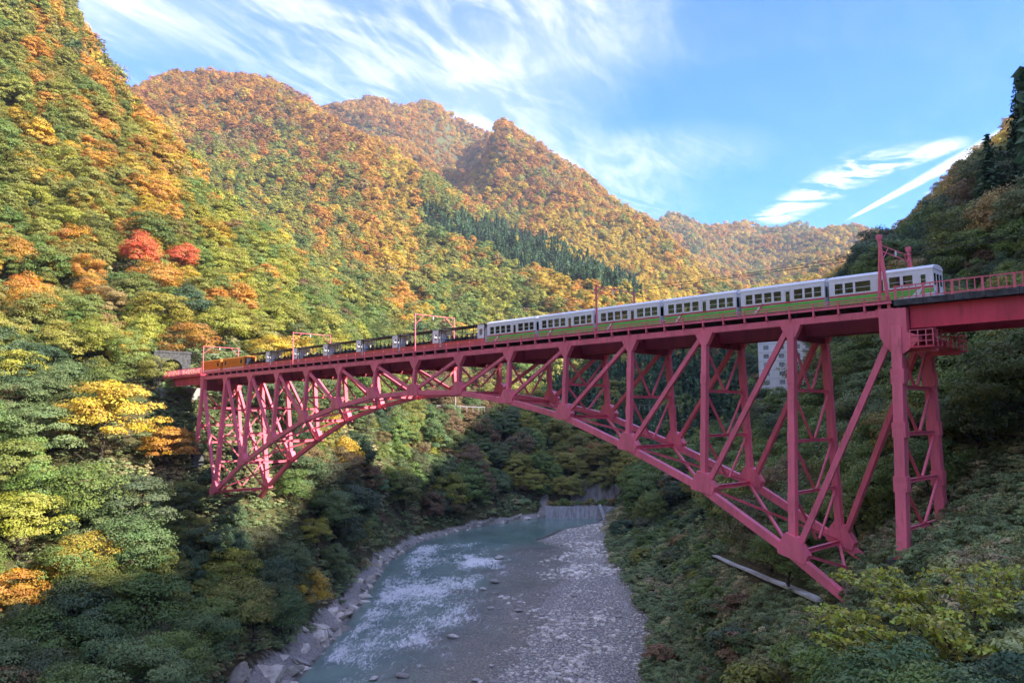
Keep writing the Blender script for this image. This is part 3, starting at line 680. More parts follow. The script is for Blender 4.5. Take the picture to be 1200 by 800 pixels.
def railcar(last=False):
    r = empty('railcar')
    HL = 3.66; z0, z1 = 1.30, 3.30; Y = 1.08
    zw0, zw1 = 2.16, 2.98
    if not last: wins = [(-3.2,-2.55),(-2.35,-1.68),(-1.5,-.83),(-.65,.02)]; door = (.28,.86); wins2 = [(1.12,1.86),(2.02,2.66),(2.80,3.42)]
    else: wins = [(-3.4,-2.75),(-2.6,-1.95),(-1.8,-.62)]; door = (-.2,.42); wins2 = [(.75,1.55),(1.75,2.45)]
    rects = [(a, b, zw0, zw1) for a, b in wins+wins2]+[(door[0], door[1], 1.42, 2.98)]
    if last: rects.append((3.0, 3.36, 2.16, 2.92)); 
    if last: HL = 3.86
    b = MB()
    for s in (-1, 1):
        side_wall(b, -HL, HL, z0, z1, rects, s*Y-.035, s*Y+.035)
    b.box(-HL, HL, -Y+.04, Y-.04, z0-.02, z0+.06)
    # end walls with two windows and a gangway door
    for e in (-1, 1):
        xa, xb = (HL-.05, HL) if e > 0 else (-HL, -HL+.05)
        ys = [(-.92,-.42),(-.28,.28),(.42,.92)]; yy = -Y+.036
        for a, c in ys:
            b.box(xa, xb, yy, a, z0+.065, z1); lo = 2.1 if a != -.28 else 1.5
            b.box(xa, xb, a, c, z0+.065, lo); b.box(xa, xb, a, c, 2.98, z1); yy = c
        b.box(xa, xb, yy, Y-.036, z0+.065, z1)
    body = b.build('body', CWHITE, r)
    # roof with rounded shoulders
    pr = [(-Y-.05,0),(Y+.05,0),(Y+.05,.07),(Y-.06,.20),(Y-.35,.31),(.4,.37),(-.4,.37),(-Y+.35,.31),(-Y+.06,.20),(-Y-.05,.07)]
    MB().ext(pr, (-HL-.04,0,z1+.002), (HL+.04,0,z1+.002)).build('roof', CWHITE, r)
    for s in (-1, 1):
        y = s*(Y+.036)
        MB().box(-HL, HL, min(y, y+s*.008), max(y, y+s*.008), 1.26, 1.87).build('green_band', CGREEN, r)
        MB().box(-HL, HL, min(y, y+s*.012), max(y, y+s*.012), 1.90, 2.04).build('red_stripe', CRED, r)
        # slanting white and red ribbon across the band
        xs = -2.6 if not last else 2.2
        def slant(x, w, z0_, z1_, yo): return MB().plate([(x,z0_),(x+w,z0_),(x+w+.55,z1_),(x+.55,z1_)], min(y+s*.013, y+s*yo), max(y+s*.013, y+s*yo))
        slant(xs, .22, 1.27, 1.84, .016).build('ribbon', CWHITE, r)
        slant(xs+.34, .16, 1.27, 2.08, .018).build('ribbon', CRED if not last else CWHITE, r)
        if last: MB().plate([(1.2,1.27),(HL,1.27),(HL,1.55),(2.6,1.45)], min(y+s*.013, y+s*.017), max(y+s*.013, y+s*.017)).build('ribbon', CWHITE, r)
        for a, c in wins+wins2+([(3.0, 3.36)] if last else []):
            f = MB()
            zb_ = zw1 if (a, c) != (3.0, 3.36) else 2.92
            yo = sorted((s*(Y+.036), s*(Y+.05)))
            for q in ((a-.05, a+.012, zw0-.05, zb_+.05),(c-.012, c+.05, zw0-.05, zb_+.05)): f.box(q[0], q[1], yo[0], yo[1], q[2], q[3])
            f.box(a+.0125, c-.0125, yo[0], yo[1], zw0-.05, zw0+.012).box(a+.0125, c-.0125, yo[0], yo[1], zb_-.012, zb_+.05)
            f.box(a+.0125, c-.0125, yo[0]+.002, yo[1]-.002, 2.52, 2.55)
            fr = f.build('window', CWHITE, r)
            MB().box(a, c, s*(Y-.012)-.004, s*(Y-.012)+.004, zw0, zb_).build('pane', GLASS, fr)
        a, c = door
        d = MB(); ya, yb = sorted((s*(Y-.03), s*(Y+.01)))
        d.box(a+.01, a+.12, ya, yb, 1.43, 2.97).box(c-.12, c-.01, ya, yb, 1.43, 2.97).box(a+.12, c-.12, ya, yb, 1.43, 2.05).box(a+.12, c-.12, ya, yb, 2.88, 2.97)
        dd = d.build('door', CWHITE, r)
        MB().box(a+.12, c-.12, s*Y-.016, s*Y-.008, 2.05, 2.88).build('pane', GLASS, dd)
        MB().box(c-.2, c-.14, *sorted((s*(Y+.01), s*(Y+.04))), 1.85, 2.02).build('handle', GREY, dd)
    for e in (-1, 1):
        x = e*(HL-.025)
        for a, c, lo in ((-.92,-.42,2.1),(-.28,.28,1.5),(.42,.92,2.1)):
            MB().box(x-.006, x+.006, a, c, lo, 2.98).build('end_pane', GLASS, r)
        MB().box(min(e*HL, e*(HL+.17)), max(e*HL, e*(HL+.17)), -.10, .10, RT+.38, RT+.58).build('coupler', BLACK, r)
        if last and e > 0:
            for y_ in (-.7, .7): MB().tube((HL,y_,1.7),(HL+.06,y_,1.7),.10,n=12).build('headlight', CWHITE, r)
    for xs in np.arange(-3.0, 3.1, .78):
        for s in (-1, 1):
            if s < 0 and door[0]-.2 < xs < door[1]+.2: continue
            MB().box(xs-.22, xs+.22, s*.60-.36, s*.60+.36, z0+.065, z0+.48).box(xs+.16, xs+.24, s*.60-.36, s*.60+.36, z0+.48, z0+1.0).build('seat', SEAT, r)
    MB().box(-3.3, 3.3, -.75, .75, RT+.42, z0-.025).build('underframe', BLACK, r)
    wheels(r)
    return r
def open_car():
    r = empty('open_carriage'); HL = 3.68; Y = 1.06; z0 = 1.22
    MB().box(-HL, HL, -Y, Y, z0, z0+.10).build('floor', CVERM, r)
    for s in (-1, 1):
        MB().box(-HL, HL, s*Y-.03, s*Y+.03, z0+.102, z0+.62).build('side_panel', CVERM, r)
        MB().beam((-HL, s*Y, z0+.90), (HL, s*Y, z0+.90), .04, .05).build('side_rail', BLACK, r)
        for x in np.linspace(-HL+.04, HL-.04, 5):
            MB().box(x-.022, x+.022, s*Y-.028, s*Y+.028, z0+.465, 3.43).build('pillar', BLACK, r)
    MB().ext([(-Y-.08,0),(Y+.08,0),(Y+.05,.03),(.5,.08),(-.5,.08),(-Y-.05,.03)], (-HL-.05,0,3.432), (HL+.05,0,3.432)).build('roof', BLACK, r)
    for e in (-1, 1):
        x = e*(HL-.03)
        MB().box(x-.03, x+.03, -Y+.04, Y-.04, z0+.11, 2.0).box(x-.03, x+.03, -.9, -.25, 2.0, 2.9).build('end_wall', CWHITE, r)
        if e > 0:
            cb = MB()
            for s in (-1, 1): side_wall(cb, HL-1.15, HL-.07, z0+.63, 3.40, [(HL-.85, HL-.35, 2.2, 2.9)], s*Y-.03, s*Y+.03)
            cb.box(HL-1.2, HL-1.16, -Y+.04, Y-.04, z0+.11, 3.40); cb.build('end_cabin', CWHITE, r)
        MB().box(min(e*HL, e*(HL+.2)), max(e*HL, e*(HL+.2)), -.10, .10, RT+.38, RT+.56).build('coupler', BLACK, r)
    for x in np.linspace(-3.0, 2.1, 7):
        MB().box(x-.2, x+.2, -.95, .95, z0+.105, z0+.46).box(x+.15, x+.22, -.95, .95, z0+.46, z0+1.0).build('bench', SEAT, r)
    MB().box(-3.3, 3.3, -.6, .6, RT+.45, z0-.003).build('underframe', BLACK, r)
    wheels(r); return r
def loco():
    r = empty('locomotive'); HL = 3.45; Y = 1.04; z0 = 1.2
    b = MB()
    for s in (-1, 1): side_wall(b, -HL+.05, HL-.05, z0, 3.05, [(-2.9,-2.3,2.1,2.75),(2.3,2.9,2.1,2.75)], s*Y-.035, s*Y+.035)
    for e in (-1, 1): b.box(e*HL-.05, e*HL+.05, -Y-.035, Y+.035, z0, 2.1).box(e*HL-.05, e*HL+.05, -Y-.035, -.85, 2.1, 3.05).box(e*HL-.05, e*HL+.05, .85, Y+.035, 2.1, 3.05).box(e*HL-.05, e*HL+.05, -.08, .08, 2.1, 3.05).box(e*HL-.05, e*HL+.05, -.849, -.081, 2.8, 3.05).box(e*HL-.05, e*HL+.05, .081, .849, 2.8, 3.05)
    b.build('body', CORANGE, r)
    MB().ext([(-Y-.08,0),(Y+.08,0),(Y-.1,.16),(.4,.24),(-.4,.24),(-Y+.1,.16)], (-HL-.1,0,3.052), (HL+.1,0,3.052)).build('roof', CORANGE, r)
    for s in (-1, 1):
        for a in (-2.9, 2.3): MB().box(a, a+.6, s*Y-.01, s*Y+.01, 2.1, 2.75).build('window', DGLASS, r)
        for a in (-1.6, -.6, .4): 
            lv = MB()
            for k in range(6): lv.box(a, a+.8, s*Y+(s*.036 if s > 0 else -.06), s*Y+(.06 if s > 0 else -.036), 2.15+k*.09, 2.20+k*.09)
            lv.build('louvre', CORANGE, r)
        MB().box(-HL+.1, HL-.1, *sorted((s*(Y+.036), s*(Y+.045))), 1.42, 1.54).build('stripe', CWHITE, r)
    for e in (-1, 1):
        for y in (-.84, .09): MB().box(e*HL-.01, e*HL+.01, y, y+.75, 2.1, 2.8).build('window', DGLASS, r)
        MB().box(min(e*HL, e*(HL+.42)), max(e*HL, e*(HL+.42)), -.10, .10, RT+.38, RT+.56).build('coupler', BLACK, r)
        for y in (-.6, .6): MB().tube((e*(HL+.05),y,1.7),(e*(HL+.12),y,1.7),.11,n=12).build('headlight', CWHITE, r)
    p = MB()
    for y in (-.5, .5):
        p.tube((-.7,y,3.3),(.1,y,3.85),.02,n=5).tube((.1,y,3.85),(-.6,y,4.35),.02,n=5)
    p.tube((-.6,-.75,4.36),(-.6,.75,4.36),.03,n=6); p.build('pantograph', GREY, r)
    MB().box(-3.2, 3.2, -.8, .8, RT+.42, z0-.003).build('underframe', BLACK, r)
    wheels(r); return r
def copy_tree(o, parent=None):
    c = o.copy(); COL.objects.link(c); c.parent = parent
    for ch in o.children: copy_tree(ch, c)
    return c
def place(o, k):
    o.location = BP(tn(.28+k+.5), 0, 0); o.rotation_euler = (0, 0, -YAW)
GTR = 'cars of the train on the bridge'
l0 = loco(); l1 = copy_tree(l0)
place(l0, -1); place(l1, 0)
tag(l0, 'orange electric locomotive at the far left head of the train', 'locomotive', GTR); tag(l1, 'orange electric locomotive coupled to the first open carriage', 'locomotive', GTR)
ORD = ['first', 'second', 'third', 'fourth', 'fifth', 'sixth', 'seventh', 'eighth', 'ninth', 'tenth', 'eleventh', 'twelfth', 'thirteenth', 'fourteenth', 'fifteenth', 'sixteenth', 'seventeenth', 'eighteenth', 'nineteenth', 'twentieth'] + ['twenty-'+q for q in ('first','second','third','fourth','fifth','sixth','seventh','eighth','ninth')] + ['thirtieth'] + ['thirty-'+q for q in ('first','second','third','fourth','fifth','sixth','seventh','eighth','ninth')] + ['fortieth']
TOR = []; proto = open_car()
for k in range(7):
    o = proto if k == 0 else copy_tree(proto); place(o, k+1); TOR.append(o)
    w = 'coupled to the orange locomotives' if k == 0 else 'coupled to the white railcars' if k == 6 else ORD[k]+' behind the orange locomotives'
    tag(o, 'open sided vermilion carriage with thin black roof, '+w, 'train carriage', GTR)
RC = []; proto = railcar()
for k in range(5):
    o = proto if k == 0 else copy_tree(proto); place(o, k+8); RC.append(o)
    w = ['next to the open carriages', 'second from the open carriages', 'behind the crimson overhead line portal', 'third from the right end of the train', 'last but one at the right'][k]
    tag(o, 'white railcar with green band and red stripe, '+w, 'railcar', GTR)
o = railcar(True); place(o, 13); o.location = BP(tn(13.78)+.1, 0, 0); RC.append(o)
tag(o, 'white end railcar with green band and cab window over the right tower', 'railcar', GTR)

# passengers: one seated figure grown over a small skeleton, copies tinted by clothing
def seated():
    bm = bmesh.new(); J = {'pelvis':(0,0,0),'waist':(0,0,.18),'chest':(.02,0,.40),'neck':(.02,0,.53),'head':(.03,0,.62),'crown':(.03,0,.74),
        'hipl':(.04,.10,-.02),'kneel':(.42,.11,.02),'footl':(.44,.11,-.38),'hipr':(.04,-.10,-.02),'kneer':(.42,-.11,.02),'footr':(.44,-.11,-.38),
        'shl':(.02,.19,.46),'ell':(.08,.24,.20),'hal':(.32,.16,.10),'shr':(.02,-.19,.46),'elr':(.08,-.24,.20),'har':(.32,-.16,.10)}
    Rr = {'pelvis':.14,'waist':.12,'chest':.15,'neck':.055,'head':.095,'crown':.075,'hipl':.09,'kneel':.065,'footl':.05,'hipr':.09,'kneer':.065,'footr':.05,'shl':.065,'ell':.05,'hal':.038,'shr':.065,'elr':.05,'har':.038}
    E_ = [('pelvis','waist'),('waist','chest'),('chest','neck'),('neck','head'),('head','crown'),('pelvis','hipl'),('hipl','kneel'),('kneel','footl'),('pelvis','hipr'),('hipr','kneer'),('kneer','footr'),('chest','shl'),('shl','ell'),('ell','hal'),('chest','shr'),('shr','elr'),('elr','har')]
    ks = list(J); vs = {k: bm.verts.new(J[k]) for k in ks}
    for a, b in E_: bm.edges.new((vs[a], vs[b]))
    me = bpy.data.meshes.new('sk'); bm.to_mesh(me); bm.free(); o = bpy.data.objects.new('sk', me); COL.objects.link(o)
    md = o.modifiers.new('s', 'SKIN')
    for i, k in enumerate(ks):
        me.skin_vertices[0].data[i].radius = (Rr[k], Rr[k]); me.skin_vertices[0].data[i].use_root = (k == 'pelvis')
    dg = bpy.context.evaluated_depsgraph_get(); me2 = bpy.data.meshes.new_from_object(o.evaluated_get(dg)); bpy.data.objects.remove(o)
    me2.name = 'person'; me2.polygons.foreach_set('use_smooth', np.ones(len(me2.polygons), dtype=bool))
    m = bpy.data.materials.new('clothing'); m.use_nodes = True; t = m.node_tree; p = t.nodes['Principled BSDF']; p.inputs['Roughness'].default_value = .8
    c = N(t, 'ShaderNodeTexCoord').outputs['Object']; s = N(t, 'ShaderNodeSeparateXYZ'); lk(t, c, s.inputs[0])
    oi = N(t, 'ShaderNodeObjectInfo').outputs['Color']
    col = mixc(t, mth(t, 'GREATER_THAN', s.outputs[2], .51), oi, (.45, .27, .19))
    hair = mth(t, 'MAXIMUM', mth(t, 'GREATER_THAN', s.outputs[2], .70), mth(t, 'MULTIPLY', mth(t, 'GREATER_THAN', s.outputs[2], .58), mth(t, 'LESS_THAN', s.outputs[0], .0)))
    col = mixc(t, hair, col, (.02, .017, .015)); col = mixc(t, mth(t, 'LESS_THAN', s.outputs[2], .06), col, (.04, .045, .06))
    lk(t, col, p.inputs['Base Color']); me2.materials.clear(); me2.materials.append(m)
    return me2
PM = seated()
CL = [((.03,.03,.035),'black'),((.05,.07,.12),'navy'),((.55,.52,.48),'cream'),((.45,.08,.07),'red'),((.10,.16,.10),'dark green'),((.5,.34,.10),'mustard'),((.25,.26,.28),'grey'),((.12,.28,.45),'blue')]
def person(car, i, x, y, z, flip, where, row='', side=''):
    o = bpy.data.objects.new('person', PM); COL.objects.link(o)
    c, nm = CL[rng.integers(len(CL)) if rng.random() > .12 else 0]
    o.color = (*c, 1); M = car.matrix_basis @ Matrix.Translation((x, y, z)) @ Matrix.Rotation(math.pi if flip else 0, 4, 'Z')
    o.matrix_world = M; s = .92+.14*rng.random(); o.scale = (s, s, s)
    tag(o, f'{nm} clad passenger, {row} row, {side} seat {where}', 'person', f'passengers {where}')
for k, car in enumerate(TOR):
    where = 'of open carriage '+('nearest the locomotives' if k == 0 else 'nearest the railcars' if k == 6 else ORD[k]+' from locomotives')
    for r_, x in enumerate(np.linspace(-3.0, 2.1, 7)):
        for y, sd_ in ((-.68, 'near'), (0., 'middle'), (.66, 'far')):
            if rng.random() < .72: person(car, k, x-.02, y, 1.82, True, where, ORD[r_], sd_)
for k, car in enumerate(RC):
    where = 'of white railcar '+('nearest the open carriages' if k == 0 else 'at train end' if k == 5 else ORD[k]+' from open carriages')
    for r_, xs in enumerate(np.arange(-3.0, 3.1, .78)):
        for s in (-1, 1):
            if s < 0 and (-.3 < xs < 1.1): continue
            if rng.random() < .55: person(car, k, xs-.02, s*.62, 1.92, True, where, ORD[r_], 'near' if s < 0 else 'far')

# ------------------------------------------------------------------ vegetation: leaf-clump crowns
def set_normals(me, nv):
    me.polygons.foreach_set('use_smooth', np.ones(len(me.polygons), dtype=bool)); nv = nv/np.linalg.norm(nv, axis=1, keepdims=True)
    me.normals_split_custom_set_from_vertices(nv.astype(np.float32))
def leaf_cards(cent, nrm, size, rg, k=4, elong=1.5):
    """irregular leaf sprays (quads) at cent with normals nrm -> verts, faces, per-leaf value"""
    n = len(cent); nrm = nrm/np.linalg.norm(nrm, axis=1, keepdims=True)
    a = np.cross(nrm, rg.normal(size=(n, 3))); a /= np.linalg.norm(a, axis=1, keepdims=True)+1e-9
    b = np.cross(nrm, a); s = size*(.6+.8*rg.random((n, 1)))
    c = cent
    P = np.stack([c-a*s*elong*.5, c-b*s*(.35+.2*rg.random((n,1)))+nrm*s*.12, c+a*s*elong*.5-nrm*s*.15, c+b*s*(.35+.2*rg.random((n,1)))+nrm*s*.12], 1)
    if k == 3:
        P = np.stack([P[:,0], P[:,1]*.5+P[:,2]*.5+(P[:,1]-P[:,3])*.35, P[:,3]*.6+P[:,2]*.4], 1)
        return P.reshape(-1, 3), np.arange(n*3).reshape(n, 3), np.repeat(rg.random((n, 3)), 3, 0)
    return P.reshape(-1, 3), np.arange(n*4).reshape(n, 4), np.repeat(rg.random((n, 3)), 4, 0)
def crown_mesh(name, mat, seed, H, R, base, nc, nl, size, flat=.55, kind='round', tier=0, k=4):
    rg = np.random.default_rng(seed); C_, Nn, OUT = [], [], []; vals = []
    cz, rz = (H+base)/2, (H-base)/2
    # lobes of uneven size on a lopsided envelope
    lob = rg.normal(size=(5, 3)); lob /= np.linalg.norm(lob, axis=1, keepdims=True); la = rg.uniform(-.38, .42, 5)
    for i in range(nc):
        while True:
            d = rg.normal(size=3); d /= np.linalg.norm(d)
            if d[2] > -.55: break
        rr = (.55+.45*rg.random()**.6)*(1+(la*np.maximum(lob@d, 0)**3).sum())
        c = np.array([d[0]*R*rr, d[1]*R*rr, cz+d[2]*rz*rr])
        if tier: c[2] = base+np.round((c[2]-base)/tier)*tier+rg.normal()*.12
        rc = R*rg.uniform(.24, .42)
        m = max(4, int(nl*rg.uniform(.6, 1.4)))
        u = rg.normal(size=(m, 3)); u /= np.linalg.norm(u, axis=1, keepdims=True); u[:,2] = np.abs(u[:,2])*.9-.25*rg.random(m)
        q = u*(rc*(.55+.45*rg.random((m, 1))**.5)); q[:,2] *= flat
        C_.append(c+q); Nn.append(u*.55+d*.35+np.array([0,0,.55])+rg.normal(size=(m,3))*.38)
        vals.append(np.repeat(rg.random((1,3))*.6+.2, m, 0)); OUT.append(u*.62+d*.38+np.array([0,0,.18])+rg.normal(size=(m,3))*.16)
    Oc = np.concatenate(OUT); Nc = np.concatenate(Nn); Nc = np.where((Nc*Oc).sum(1, keepdims=True) < 0, -Nc, Nc)
    P, Fc, vl = leaf_cards(np.concatenate(C_), Nc, size, rg, k)
    vv = np.repeat(np.concatenate(vals), k, 0)*.55+vl*.45
    me = mesh_np(name, P, Fc, mat); set_normals(me, np.repeat(Oc, k, 0)+np.repeat(Nc/np.linalg.norm(Nc, axis=1, keepdims=True), k, 0)*.25)
    a = me.attributes.new('v', 'FLOAT_VECTOR', 'POINT'); a.data.foreach_set('vector', vv.astype(np.float32).ravel())
    return me
def conifer_mesh(name, mat, seed, H, R, base, nw, size):
    rg = np.random.default_rng(seed); C_, Nn, vals = [], [], []
    for i in range(nw):
        f = i/(nw-1); z = base+(H-base)*f**.9; r = R*(1-f)**.85+.06*R
        nb = max(4, int(11*(1-f)+4))
        for b in range(nb):
            an = 2*math.pi*(b+rg.random()*.8)/nb; ln = r*rg.uniform(.72, 1.12); m = max(3, int(ln/size*2.2))
            t = (np.arange(m)+rg.random(m))/m
            C_.append(np.stack([np.cos(an)*ln*t+rg.normal(size=m)*.08*R*.3, np.sin(an)*ln*t+rg.normal(size=m)*.08*R*.3, z-ln*.38*t**1.3+rg.normal(size=m)*.05], 1))
            Nn.append(np.array([np.cos(an)*.5, np.sin(an)*.5, .75])+rg.normal(size=(m,3))*.35); vals.append(np.repeat(rg.random((1,3))*.6+.2, m, 0))
    P, Fc, vl = leaf_cards(np.concatenate(C_), np.concatenate(Nn), size, rg, elong=1.7)
    me = mesh_np(name, P, Fc, mat); vv = np.repeat(np.concatenate(vals), 4, 0)*.5+vl*.5
    a = me.attributes.new('v', 'FLOAT_VECTOR', 'POINT'); a.data.foreach_set('vector', vv.astype(np.float32).ravel()); return me
def trunk_mesh(name, seed, H, R, r0=.16, conifer=False):
    rg = np.random.default_rng(seed); m = MB(); p = Vector((0,0,-.8)); top = H*(.95 if conifer else .62); n = 5
    ax = [Vector((rg.normal()*.05*H*(i/n) if not conifer else 0, rg.normal()*.05*H*(i/n) if not conifer else 0, -.8+(top+.8)*i/n)) for i in range(n+1)]
    for i in range(n): m.tube(ax[i], ax[i+1], r0*(1-.8*i/n), r0*(1-.8*(i+1)/n), 7)
    if not conifer:
        for k in range(9):
            i = rg.integers(1, n); a = ax[i].lerp(ax[i+1], rg.random()) if i < n else ax[i]; an = k*2.4+rg.random()
            e = a+Vector((math.cos(an)*R*rg.uniform(.5,.85), math.sin(an)*R*rg.uniform(.5,.85), H*rg.uniform(.08,.28)))
            mid = a.lerp(e, .5)+Vector((0,0,-.04*H)); r1 = r0*.42
            m.tube(a, mid, r1, r1*.6, 5); m.tube(mid, e, r1*.6, r1*.2, 5)
            for j in range(2):
                f = mid+Vector((math.cos(an+1.2*(j*2-1))*R*.35, math.sin(an+1.2*(j*2-1))*R*.35, H*.1)); m.tube(mid, f, r1*.4, r1*.12, 4)
    me = m.mesh(name, BARK); me.polygons.foreach_set('use_smooth', np.ones(len(me.polygons), dtype=bool)); return me
# unit prototypes: crown about 1 wide in radius terms of R metres, scaled per tree
NEARP = [  # (crown, trunk, H, R)
 (crown_mesh('crown', LEAF, 1, 8.0, 3.3, 1.2, 66, 138, .185, .8, k=3), trunk_mesh('trunk', 1, 8.0, 3.3), 8.0, 3.3),
 (crown_mesh('crown', LEAF, 2, 7.2, 3.6, 1.4, 64, 140, .185, .75, k=3), trunk_mesh('trunk', 2, 7.2, 3.6), 7.2, 3.6),
 (crown_mesh('crown', LEAF, 3, 9.0, 3.1, 1.8, 70, 130, .185, .85, k=3), trunk_mesh('trunk', 3, 9.0, 3.1), 9.0, 3.1),
 (crown_mesh('crown', LEAF, 4, 7.0, 3.7, 1.5, 60, 150, .18, .62, k=3), trunk_mesh('trunk', 4, 7.0, 3.7), 7.0, 3.7),
 (crown_mesh('crown', LEAF, 5, 6.4, 3.5, 1.2, 60, 150, .18, .55, k=3), trunk_mesh('trunk', 5, 6.4, 3.5), 6.4, 3.5),
 (crown_mesh('crown', LEAF, 6, 8.4, 3.4, 1.5, 74, 122, .18, .75, k=3), trunk_mesh('trunk', 6, 8.4, 3.4), 8.4, 3.4)]
CONP = [(conifer_mesh('crown', LEAF, 11, 12.0, 2.5, 1.2, 32, .32), trunk_mesh('trunk', 11, 12., 2.5, .18, True), 12.0, 2.5),
        (conifer_mesh('crown', LEAF, 12, 13.0, 2.2, 1.6, 34, .3), trunk_mesh('trunk', 12, 13., 2.2, .18, True), 13.0, 2.2)]
BUSHP = [(crown_mesh('foliage', LEAF, 21+i, 1.9, 1.35, .0, 36, 70, .13, .7), 1.9, 1.35) for i in range(4)]
def hidden_coll(name, meshes):
    c = bpy.data.collections.new(name)
    for i, m in enumerate(meshes):
        o = bpy.data.objects.new(f'{name}_{i:02d}', m); c.objects.link(o)
    return c
FARC = hidden_coll('far_crown', [crown_mesh('far_crown', LEAFI, 31+i, 7.4+i*.4, 3.7, .2, 34, 90, .38, .85, k=3) for i in range(5)])
MIDC = hidden_coll('mid_crown', [crown_mesh('mid_crown', LEAFI, 51+i, 7.4+i*.4, 3.6, .9, 62, 130, .25, .78, k=3) for i in range(5)])
FCON = hidden_coll('far_conifer', [conifer_mesh('far_conifer', LEAFI, 41+i, 14., 2.6, .8, 18, .95) for i in range(3)])
COVC = hidden_coll('cover_plant', [crown_mesh('cover_plant', LEAFI, 61+i, 1.0, .85, -.1, 18, 40, .12, .7, k=3) for i in range(4)])
def scatter(name, P, col, scale, coll, idx, label, zs=None):
    me = bpy.data.meshes.new(name); n = len(P); me.vertices.add(n); me.vertices.foreach_set('co', np.asarray(P, np.float32).ravel())
    a = me.attributes.new('col', 'FLOAT_COLOR', 'POINT'); a.data.foreach_set('color', np.concatenate([col, np.ones((n,1))], 1).astype(np.float32).ravel())
    a = me.attributes.new('scl', 'FLOAT_VECTOR', 'POINT'); zs = scale if zs is None else zs
    a.data.foreach_set('vector', np.stack([scale, scale, zs], 1).astype(np.float32).ravel())
    a = me.attributes.new('idx', 'INT', 'POINT'); a.data.foreach_set('value', np.asarray(idx, np.int32))
    a = me.attributes.new('rot', 'FLOAT_VECTOR', 'POINT'); r = rng.random((n,3)); r[:,0:2] = (r[:,0:2]-.5)*.25; r[:,2] *= 6.28
    a.data.foreach_set('vector', r.astype(np.float32).ravel())
    g = bpy.data.node_groups.new(name, 'GeometryNodeTree')
    g.interface.new_socket('Geometry', in_out='INPUT', socket_type='NodeSocketGeometry'); g.interface.new_socket('Geometry', in_out='OUTPUT', socket_type='NodeSocketGeometry')
    gi, go = g.nodes.new('NodeGroupInput'), g.nodes.new('NodeGroupOutput')
    mp = g.nodes.new('GeometryNodeMeshToPoints'); ip = g.nodes.new('GeometryNodeInstanceOnPoints'); ci = g.nodes.new('GeometryNodeCollectionInfo')
    ci.inputs['Collection'].default_value = coll; ci.inputs['Separate Children'].default_value = True; ci.inputs['Reset Children'].default_value = True
    def na(nm, ty):
        q = g.nodes.new('GeometryNodeInputNamedAttribute'); q.data_type = ty; q.inputs['Name'].default_value = nm; return q.outputs['Attribute']
    g.links.new(gi.outputs[0], mp.inputs['Mesh']); g.links.new(mp.outputs[0], ip.inputs['Points']); g.links.new(ci.outputs[0], ip.inputs['Instance'])
    ip.inputs['Pick Instance'].default_value = True
    g.links.new(na('idx', 'INT'), ip.inputs['Instance Index']); g.links.new(na('scl', 'FLOAT_VECTOR'), ip.inputs['Scale'])
    er = g.nodes.new('FunctionNodeEulerToRotation'); g.links.new(na('rot', 'FLOAT_VECTOR'), er.inputs[0]); g.links.new(er.outputs[0], ip.inputs['Rotation'])
    g.links.new(ip.outputs[0], go.inputs[0])
    o = link(name, me); md = o.modifiers.new('scatter', 'NODES'); md.node_group = g
    tag(o, label, kind='stuff'); return o

PAL = {'gold':(.60,.42,.05),'orange':(.58,.29,.045),'rust':(.40,.17,.055),'red':(.68,.165,.055),'olive':(.30,.30,.06),'green':(.18,.265,.06),
       'dark':(.08,.135,.065),'lime':(.38,.38,.055),'tan':(.38,.27,.10),'brown':(.25,.16,.08),'deep':(.145,.22,.08)}
CN = list(PAL); PC = np.array([PAL[c] for c in CN])
def pts_in(px, py, poly):
    poly = np.array(poly, float); n = len(poly); r = np.zeros(len(px), bool)
    for i in range(n):
        (x0, y0), (x1, y1) = poly[i], poly[(i+1) % n]
        c = ((y0 > py) != (y1 > py)) & (px < (x1-x0)*(py-y0)/(y1-y0+1e-9)+x0); r ^= c
    return r
def weights(x, y, z):
    """share of each leaf colour by where on the hills a tree stands"""
    n = len(x); Wt = np.zeros((n, len(CN))); R = np.hypot(x, y)
    def setw(m, **k):
        v = np.zeros(len(CN))
        for kk, vv in k.items(): v[CN.index(kk)] = vv
        Wt[m] = v/v.sum()
    east = x-np.interp(y, [0,85,105,135,170,200,262,300,400,700], [0,10,14,19,20,20,27,60,110,200])
    setw(np.ones(n, bool), gold=.44, orange=.09, olive=.16, tan=.09, lime=.18, green=.04)
    A = (R < 560) & (x < -20) & ((x < -.27*y) | (y < 260))
    setw(A, olive=.26, green=.17, lime=.21, gold=.19, orange=.11, deep=.02, tan=.04)
    mid = (y > 230) & (y < 620) & (~A) & (east < 0); setw(mid & (z < 75), olive=.25, green=.22, deep=.25, brown=.10, gold=.06, rust=.07, lime=.05)
    setw(mid & (z >= 75), olive=.26, lime=.18, gold=.22, orange=.10, green=.14, tan=.10)
    low = A & (z < 40) & (y < 260); setw(low, green=.24, deep=.36, olive=.16, dark=.17, lime=.02, gold=.02, brown=.03)
    hi = (R > 700); f = sstep(220, 560, z)
    ga = np.zeros(len(CN)); gb = ga.copy()
    for k, v in dict(gold=.46, orange=.12, olive=.17, tan=.08, lime=.14, green=.03).items(): ga[CN.index(k)] = v
    for k, v in dict(rust=.20, orange=.34, tan=.20, gold=.26).items(): gb[CN.index(k)] = v
    Wt[hi] = (ga[None]*(1-f[:,None])+gb[None]*f[:,None])[hi]
    e = (R > 1800) & (x > 250); setw(e, gold=.40, orange=.22, tan=.20, olive=.16, green=.02)
    rb = (east > 0) & (R < 420); setw(rb, deep=.30, green=.32, dark=.12, olive=.18, brown=.05, tan=.03)
    rb2 = rb & (z > 55); setw(rb2, dark=.30, deep=.36, green=.22, brown=.02, olive=.10)
    return Wt
